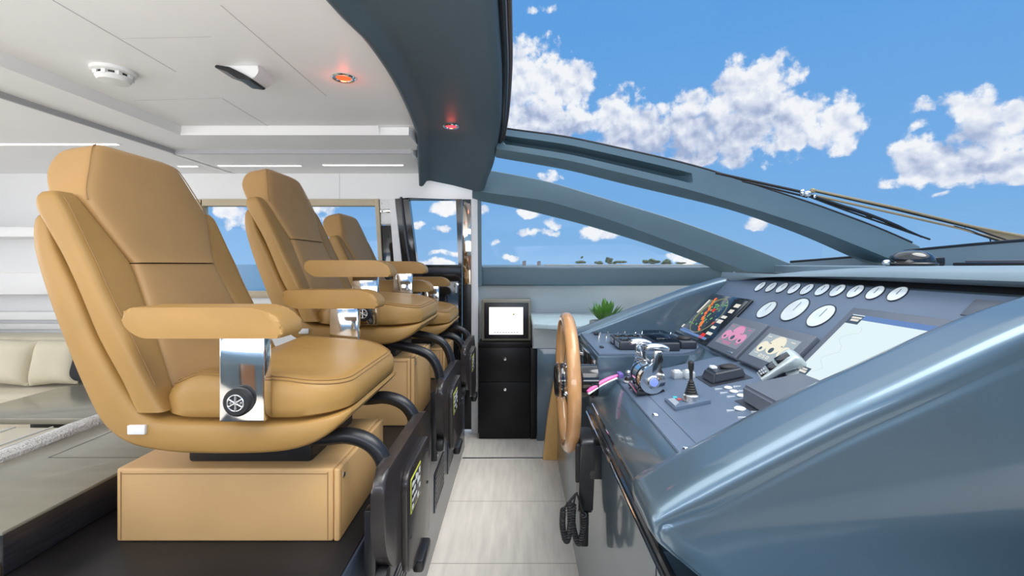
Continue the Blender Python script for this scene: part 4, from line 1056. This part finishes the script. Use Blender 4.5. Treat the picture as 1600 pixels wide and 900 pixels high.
# throttle
tp = Dk(1014, 614); t = thing('throttle_control', 'chrome twin-lever throttle on the desk beside the wheel', 'throttle', tp)
X, Y, Z = tp
MB().prism(fillet([(-.060+X, Z-.002), (.055+X, Z-.002), (.05+X, Z+.02), (-.052+X, Z+.02)], .006), 'xz', Y-.035, Y+.105, .006).build('base', 'black_gloss', t)
MB().lathe([(0, -.028), (.046, -.028), (.053, -.020), (.053, .088), (.046, .096), (0, .096)], (X, Y, Z+.055), 'y', 32).build('barrel', 'chrome', t)
b = MB(); b.lathe([(.0535, -.012), (.055, -.010), (.055, -.002), (.0535, 0)], (X, Y, Z+.055), 'y', 32); b.lathe([(.0535, .06), (.055, .062), (.055, .075), (.0535, .077)], (X, Y, Z+.055), 'y', 32); b.build('barrel_band', 'black', t)
for y0, lean, sgn in ((Y-.034, .02, -1), (Y+.099, -.012, 1)):
    pol = [(X-.048, Z+.055)]+[(X+.050*math.cos(R(a)), Z+.055+.050*math.sin(R(a))) for a in range(200, 370, 12)]+[(X+.046, Z+.080), (X+.030, Z+.108), (X+.022+lean, Z+.135), (X+.020+lean, Z+.172), (X-.012+lean, Z+.172), (X-.014+lean, Z+.13), (X-.032, Z+.095)]
    y_a, y_b = sorted((y0, y0+sgn*.014))
    lv = MB().prism(fillet(pol, .008, 3), 'xz', y_a, y_b, .005).build('lever', 'chrome', t, 50)
    ym = (y_a+y_b)/2
    g = MB(); yy = ym+.014*(-sgn)
    g.tube(smooth_path([(X-.042+lean, yy, Z+.178), (X-.02+lean, yy, Z+.186), (X+.02+lean, yy, Z+.184), (X+.05+lean, yy, Z+.172)], 5), [.008]+[.016+.004*math.sin(k/15*math.pi) for k in range(14)]+[.009], 14, flat=.62); g.build('grip', 'chrome', lv, 60)
MB().lathe([(0, -.006), (.020, -.005), (.024, -.001), (.024, .002), (0, .002)], (X+.004, Y-.049, Z+.052), 'y', 24).build('button_ring', 'chrome', t)
MB().lathe([(0, -.004), (.016, -.003), (.017, .002), (0, .002)], (X+.004, Y-.055, Z+.052), 'y', 24).build('blue_button', 'bluecap', t)

t.scale = (.74, .74, .74)
# joystick
c0, c1, c2, c3 = Dk(1023, 625), Dk(1050, 648), Dk(1106, 646), Dk(1078, 622)
jp = Dk(1075, 632); t = thing('joystick', 'small black joystick with rubber boot on a flat marked plate', 'joystick', jp)
slab(jp.x-.045, jp.x+.045, jp.y-.036, jp.y+.052, deskz, .012, 'desk', 'plate', t, .002)
b = MB(); zt = jp.z+.011
b.lathe([(0, 0), (.021, 0), (.021, .014), (.017, .017), (0, .017)], (jp.x+.008, jp.y, jp.z+.008), 'z', 24); b.build('collar', 'steel', t)
b = MB(); prof = [(0, .016)]
for k in range(6): prof += [(.017-.0018*k, .018+k*.006), (.014-.0018*k, .021+k*.006)]
prof += [(.004, .055), (0, .056)]
b.lathe(prof, (jp.x+.008, jp.y, jp.z+.008), 'z', 20); b.build('boot', 'rubber', t)
MB().lathe([(0, .05), (.004, .05), (.0045, .075), (.007, .082), (.0075, .098), (.004, .103), (0, .103)], (jp.x+.008, jp.y, jp.z+.008), 'z', 16).build('stick', 'rubber', t)
def mark(dx, dy, w_, h, m, nm):
    b = MB(); x0 = jp.x+dx; z = deskz(x0)+.0122; b.box(x0, x0+w_, jp.y+dy, jp.y+dy+h, z-.002, z+.0006+.2*w_); b.build(nm, m, t)
mark(-.026, .030, .010, .012, 'cyanmark', 'cyan_marking'); mark(-.022, .010, .010, .012, 'redmark', 'red_marking')
b = MB()
for k in range(4): b.box(jp.x-.040+k*.004, jp.x-.038+k*.004, jp.y-.02+.004*k, jp.y+.035, deskz(jp.x-.038+k*.004)+.011, deskz(jp.x-.038+k*.004)+.0128)
b.build('plate_lettering', 'legend', t)

# little knob, clear caps, trackball pad, buttons, near box
p = Dk(982, 598); t = thing('selector_knob', 'small chrome knob on a black and white base left of the throttle', 'knob', p)
MB().lathe([(0, 0), (.015, 0), (.015, .006), (0, .006)], p, 'z', 20).build('white_base', 'offwhite', t)
MB().lathe([(0, .006), (.014, .006), (.011, .014), (0, .014)], p, 'z', 20).build('black_collar', 'rubber', t)
b = MB(); b.lathe([(0, .013), (.005, .013), (.004, .02), (.009, .026), (.010, .032), (.006, .038), (0, .039)], p, 'z', 18); b.ell((p.x+.012, p.y-.004, p.z+.03), .007, .006, .006); b.build('knob_top', 'chrome', t)
for px, lab in ((1058, 'clear acrylic button cap, left of the pair behind the joystick'), (1076, 'clear acrylic button cap, right of the pair behind the joystick')):
    p = Dk(px, 591); t = thing('clear_cap', lab, 'switch cap', p, 'clear button caps')
    MB().box(p.x-.015, p.x+.015, p.y-.018, p.y+.018, p.z-.003, p.z+.020, .004, 3).build('cap', 'clearcube', t)
    MB().box(p.x-.009, p.x+.009, p.y-.009, p.y+.009, p.z+.019, p.z+.023, .002).build('cap_top', 'button', t)
p = Dk(1130, 592); t = thing('trackball_pad', 'black raised control pad with oval dial on the desk', 'control pad', p)
slab(p.x-.06, p.x+.06, p.y-.055, p.y+.06, deskz, .004, 'pod', 'base_plate', t, .001)
b = MB(); b.box(0, 1, 0, 1, 0, 1, .0)
for v in b.bm.verts:
    tp_ = .80 if v.co.z > .5 else 1.0
    x = p.x+(v.co.x-.5)*.100*tp_; y = p.y+(v.co.y-.5)*.085*tp_; v.co = Vector((x, y, deskz(x)+(.004 if v.co.z < .5 else .034)))
bmesh.ops.bevel(b.bm, geom=list(b.bm.edges), offset=.006, segments=3, affect='EDGES'); b.build('body', 'pod', t)
b = MB(); b.ell((p.x+.012, p.y-.008, p.z+.034), .027, .019, .008, 24, 10); b.build('oval_dial', 'rubber', t)
MB().box(p.x-.034, p.x-.018, p.y-.004, p.y+.018, p.z+.026, p.z+.0335, .002).build('key', 'button', t)
btn = [((1138, 608), 'leftmost'), ((1147, 614), 'second'), ((1158.5, 620.5), 'third'), ((1171, 626.5), 'fourth')]
for (px, py), nm in btn:
    p = Dk(px, py); t = thing('round_button', '%s round white button of the diagonal row of four on the desk' % nm, 'button', p, 'round white desk buttons')
    MB().lathe([(0, 0), (.0105, 0), (.0105, .002), (.008, .004), (0, .004)], p, 'z', 18).build('cap', 'button', t)
for px, py, lab in ((1180, 606, 'round white button left of the pair behind the diagonal row'), (1191, 612, 'round white button right of the pair behind the diagonal row'), (1156.5, 641, 'single larger round white button nearest the near wing')):
    p = Dk(px, py); t = thing('round_button', lab, 'button', p, 'round white desk buttons'); rr_ = .0135 if py > 630 else .0115
    MB().lathe([(0, 0), (rr_, 0), (rr_, .002), (rr_*.8, .004), (0, .004)], p, 'z', 18).build('cap', 'button', t)
b = MB()
for px, py in ((1123, 610), (1131, 616), (1142, 622), (1152, 606), (1160, 613), (1142, 644), (1160, 655), (1181, 646), (1172, 614), (1198, 607)):
    p = Dk(px, py); b.box(p.x-.010, p.x+.010, p.y-.002, p.y+.002, p.z-.0025, p.z+.0022)
b.build('desk_lettering', 'legend', con)
p = Dk(1205, 628); t = thing('control_box', 'slate box on the desk beside the near wing', 'control box', p)
x0, x1 = p.x-.055, .70
b = MB(); b.box(0, 1, 0, 1, 0, 1)
for v in b.bm.verts:
    x = x0+(x1-x0)*v.co.x; y = .90+(1.125-.90)*v.co.y; v.co = Vector((x, y, deskz(x)+(.002 if v.co.z < .5 else .045)))
bmesh.ops.bevel(b.bm, geom=list(b.bm.edges), offset=.006, segments=3, affect='EDGES'); b.build('body', 'bezel', t)
slab(x0-.012, x1, .89, 1.14, deskz, .004, 'pod', 'base_plate', t, .001)

# radio handset in its cradle
A = W(1188, 590, 1.20); Bp = W(1248, 558, 1.16); A = Vector((.640, 1.205, EYE-(590-HZ)/F_PX*1.205)); Bp = Vector((.72, 1.175, EYE-(560-HZ)/F_PX*1.175))
t = thing('radio_handset', 'silver radio handset with dark keys leaning on the dashboard', 'handset', ((A+Bp)/2))
d = (Bp-A); ln = d.length; d.normalize(); up = Vector((-.35, -.25, .9)); up = (up-d*up.dot(d)).normalized(); sd = d.cross(up)
HM = Matrix(((d.x, sd.x, up.x, A.x), (d.y, sd.y, up.y, A.y), (d.z, sd.z, up.z, A.z), (0, 0, 0, 1)))
rings = []
for s1, hw, hh, zo in ((-.01, .012, .004, .0), (.0, .018, .008, 0), (.2, .021, .010, .002), (.5, .022, .013, .005), (.8, .026, .018, .006), (.95, .027, .021, .003), (1.05, .024, .019, -.004), (1.1, .016, .012, -.01)):
    rings.append([(s1*ln, x, z+zo) for x, z in rrect(hw, hh, min(hh*.9, .012), 5)])
hs = MB(HM).loft(rings).build('body', 'silver', t, 50)
b = MB(HM)
b.box(.04*ln, .24*ln, -.013, .013, .008, .0125, .001); b.box(.28*ln, .50*ln, -.014, .014, .012, .0175, .001); b.box(.54*ln, .90*ln, -.012, .012, .016, .0245, .002)
b.build('keypad', 'black_gloss', hs)
b = MB(HM)
for k in range(3):
    for j in range(2): b.box((.06+.06*k)*ln, (.10+.06*k)*ln, -.010+.012*j, -.002+.012*j, .0122, .0134)
b.build('keys', 'steel', hs)
MB(HM).box(.55*ln, .85*ln, .005, .030, -.045, -.015, .004).build('cradle', 'silver', t)
b = MB(); q = HM @ Vector((.95*ln, 0, -.02))
hel = [(q.x+.02+.10*k/60+.007*math.cos(k*1.1), q.y-.03-.05*k/60, q.z-.03+.007*math.sin(k*1.1)) for k in range(60)]
b.tube(hel, .0028, 6); b.build('coiled_lead', 'rubber', t)

# pink pen-like razor
A = W(918, 612, 1.44); Bp = W(967, 586, 1.50)
t = thing('pink_razor', 'pink and white disposable razor lying at the desk edge by the wheel', 'razor', ((A+Bp)/2))
d = (Bp-A); ln = d.length
pts = [A+d*s1+Vector((0, 0, .006*math.sin(s1*math.pi))) for s1 in [k/10 for k in range(11)]]
MB().tube(pts, [.0055, .008, .0085, .0085, .008, .008, .008, .0078, .007, .006, .005], 12, flat=.8).build('handle', 'pink', t)
MB().tube([q+Vector((.002, -.004, -.006)) for q in pts[:10]], .0052, 10, flat=.7).build('handle_underside', 'offwhite', t)
b = MB(); b.box(Bp.x-.004, Bp.x+.012, Bp.y-.02, Bp.y+.02, Bp.z-.006, Bp.z+.008, .002); b.build('head', 'purplecap', t)

# hand microphone with coiled cord on the console's side
mx = XA-.052
def S(px, py, x=mx):
    Y = x*F_PX/(px-VPX); return Vector((x, Y, EYE-(py-HZ)/F_PX*Y))
t = thing('hand_microphone', 'black hand microphone with coiled cord hanging under the steering wheel', 'microphone', (mx, 1.33, .68))
yb = 1.36
b = MB(); b.prism(fillet([(yb-.05, .74), (yb+.07, .745), (yb+.062, .60), (yb+.035, .50), (yb+.005, .50), (yb-.02, .60)], .02, 5), 'yz', mx-.012, mx+.032, .008); b.build('body', 'black', t)
b = MB(); b.prism(fillet([(yb-.035, .725), (yb-.005, .73), (yb-.005, .62), (yb-.015, .60)], .01, 4), 'yz', mx-.022, mx-.010, .004); b.build('talk_key', 'rubber', t)
b = MB(); b.lathe([(0, -.004), (.014, -.003), (.016, 0), (0, 0)], (mx-.012, yb+.035, .68), 'x', 18); b.build('speaker_disc', 'steel', t)
b = MB(); b.prism([(yb-.002, .505), (yb+.045, .505), (yb+.03, .40), (yb+.01, .40)], 'yz', mx-.004, mx+.02, .005); b.build('strain_relief', 'rubber', t)
def coil(pts, r=.010):
    path = smooth_path(pts, 90); out = []; acc = 0
    for i, q in enumerate(path):
        if i: acc += (q-path[i-1]).length
        a = acc/.0075*2*math.pi
        out.append(q+Vector((math.cos(a)*r, math.sin(a)*r*.7, math.sin(a)*r*.5)))
    return out
b = MB()
def Wc(px, py, Y=1.33): return W(px, py, Y)
for xa, xb, ya, yb_, yt in ((880, 890, 796, 844, 785), (896, 912, 790, 848, 802)):
    xm = (xa+xb)/2
    b.tube(coil([Wc(xa, ya), Wc(xa-1, (ya+yb_)/2), Wc(xm-2, yb_-2), Wc(xm+2, yb_-1), Wc(xb+1, (ya+yb_)/2), Wc(xb, yt)], .0065), .0030, 6)
    b.tube(smooth_path([Wc(xa, ya), Wc(899, 772)], 4), .003, 6); b.tube(smooth_path([Wc(xb, yt), Wc(901, 770)], 4), .003, 6)
b.build('coiled_cord', 'rubber', t)
b = MB(); b.box(mx+.018, XA+.002, yb-.03, yb+.03, .62, .72, .004); b.build('wall_clip', 'black', t)

# compass and tray on the dash top
p = Vector((W(1424, 411, 1.62).x, 1.62, EYE-.006)); t = thing('compass', 'dark domed compass on the dash top by the windscreen pillar', 'compass', p)
MB().lathe([(0, 0), (.072, 0), (.074, .008), (.070, .012), (0, .012)], p, 'z', 36).build('base', 'black', t)
MB().lathe([(.068, .010), (.067, .022), (.060, .036), (.046, .048), (.026, .055), (0, .057)], p, 'z', 36).build('dome', 'black_gloss', t, 60)
b = MB(); b.box(p.x+.055, p.x+.10, p.y-.025, p.y+.02, p.z, p.z+.032, .006, 3); b.build('housing', 'black', t)
b = MB(); b.ell((p.x-.088, p.y, p.z+.012), .014, .012, .011); b.build('side_knob', 'chrome', t)
p = Vector((1.56, 1.40, EYE-.006)); t = thing('dash_tray', 'flat black tray on the dash top at the right edge of the photo', 'tray', p)
MB().box(1.43, 1.80, 1.28, 1.5, p.z, p.z+.012, .004).build('base', 'black', t)
MB().box(1.45, 1.80, 1.30, 1.48, p.z+.011, p.z+.020, .004).build('cover', 'bezel', t)

# ------------------------------------------------------------------ wipers outside the windscreen
def Wp(px, py, Y=2.12): return W(px, py, Y)
t = thing('wiper', 'black windscreen wiper with hinged blade lying along the pillar', 'wiper', Wp(1265, 302))
b = MB(); b.tube([Wp(1118, 270, 2.35), Wp(1180, 284, 2.28), Wp(1262, 302)], .007, 8); b.tube([Wp(1160, 283, 2.3), Wp(1262, 308)], .005, 8); b.build('arm', 'black', t)
b = MB(); b.tube(smooth_path([Wp(1268, 306), Wp(1310, 320), Wp(1350, 333), Wp(1390, 348), Wp(1440, 370)], 4), [.008]*6+[.009]*4+[.008]*4+[.005]*3, 8); b.build('blade_bow', 'black', t)
b = MB(); b.tube(smooth_path([Wp(1264, 307), Wp(1320, 328), Wp(1380, 349), Wp(1453, 374)], 4), .0045, 6); b.tube([Wp(1318, 322), Wp(1325, 330)], .005, 6); b.tube([Wp(1352, 334), Wp(1362, 343)], .005, 6); b.tube([Wp(1385, 346), Wp(1384, 351)], .005, 6); b.build('blade_rubber', 'rubber', t)
b = MB(); c = Wp(1262, 303); b.ell(tuple(c), .020, .016, .014); b.ell(tuple(Wp(1254, 301)), .012, .012, .016); b.ell(tuple(Wp(1272, 307)), .010, .010, .010); b.build('pivot', 'chrome', t)
t = thing('wiper', 'tan twin-rod wiper arm running down to the right edge of the windscreen', 'wiper', Wp(1440, 345))
b = MB(); b.tube([Wp(1270, 297), Wp(1400, 325), Wp(1520, 354), Wp(1640, 378)], .0065, 8); b.tube([Wp(1275, 306), Wp(1400, 334), Wp(1500, 357), Wp(1580, 380)], .0055, 8); b.build('rod', 'tanwiper', t)
b = MB(); b.tube([Wp(1272, 299), Wp(1400, 328), Wp(1520, 357), Wp(1580, 378)], .004, 6); b.tube([Wp(1490, 354), Wp(1512, 360), Wp(1560, 376)], .006, 6); b.tube([Wp(1547, 372), Wp(1548, 379)], .003, 6); b.tube([Wp(1508, 350), Wp(1509, 356)], .004, 6); b.build('rod_edge', 'black', t)
b = MB(); q = [Wp(1520, 354), Wp(1640, 374), Wp(1640, 386), Wp(1570, 378)]
b.loft([[tuple(x) for x in q], [tuple(x+Vector((0, .03, .01))) for x in q]]); b.build('arm_cover', 'tanwiper', t)
b = MB(); b.ell(tuple(Wp(1270, 298)), .012, .012, .012); b.build('joint', 'tanwiper', t)
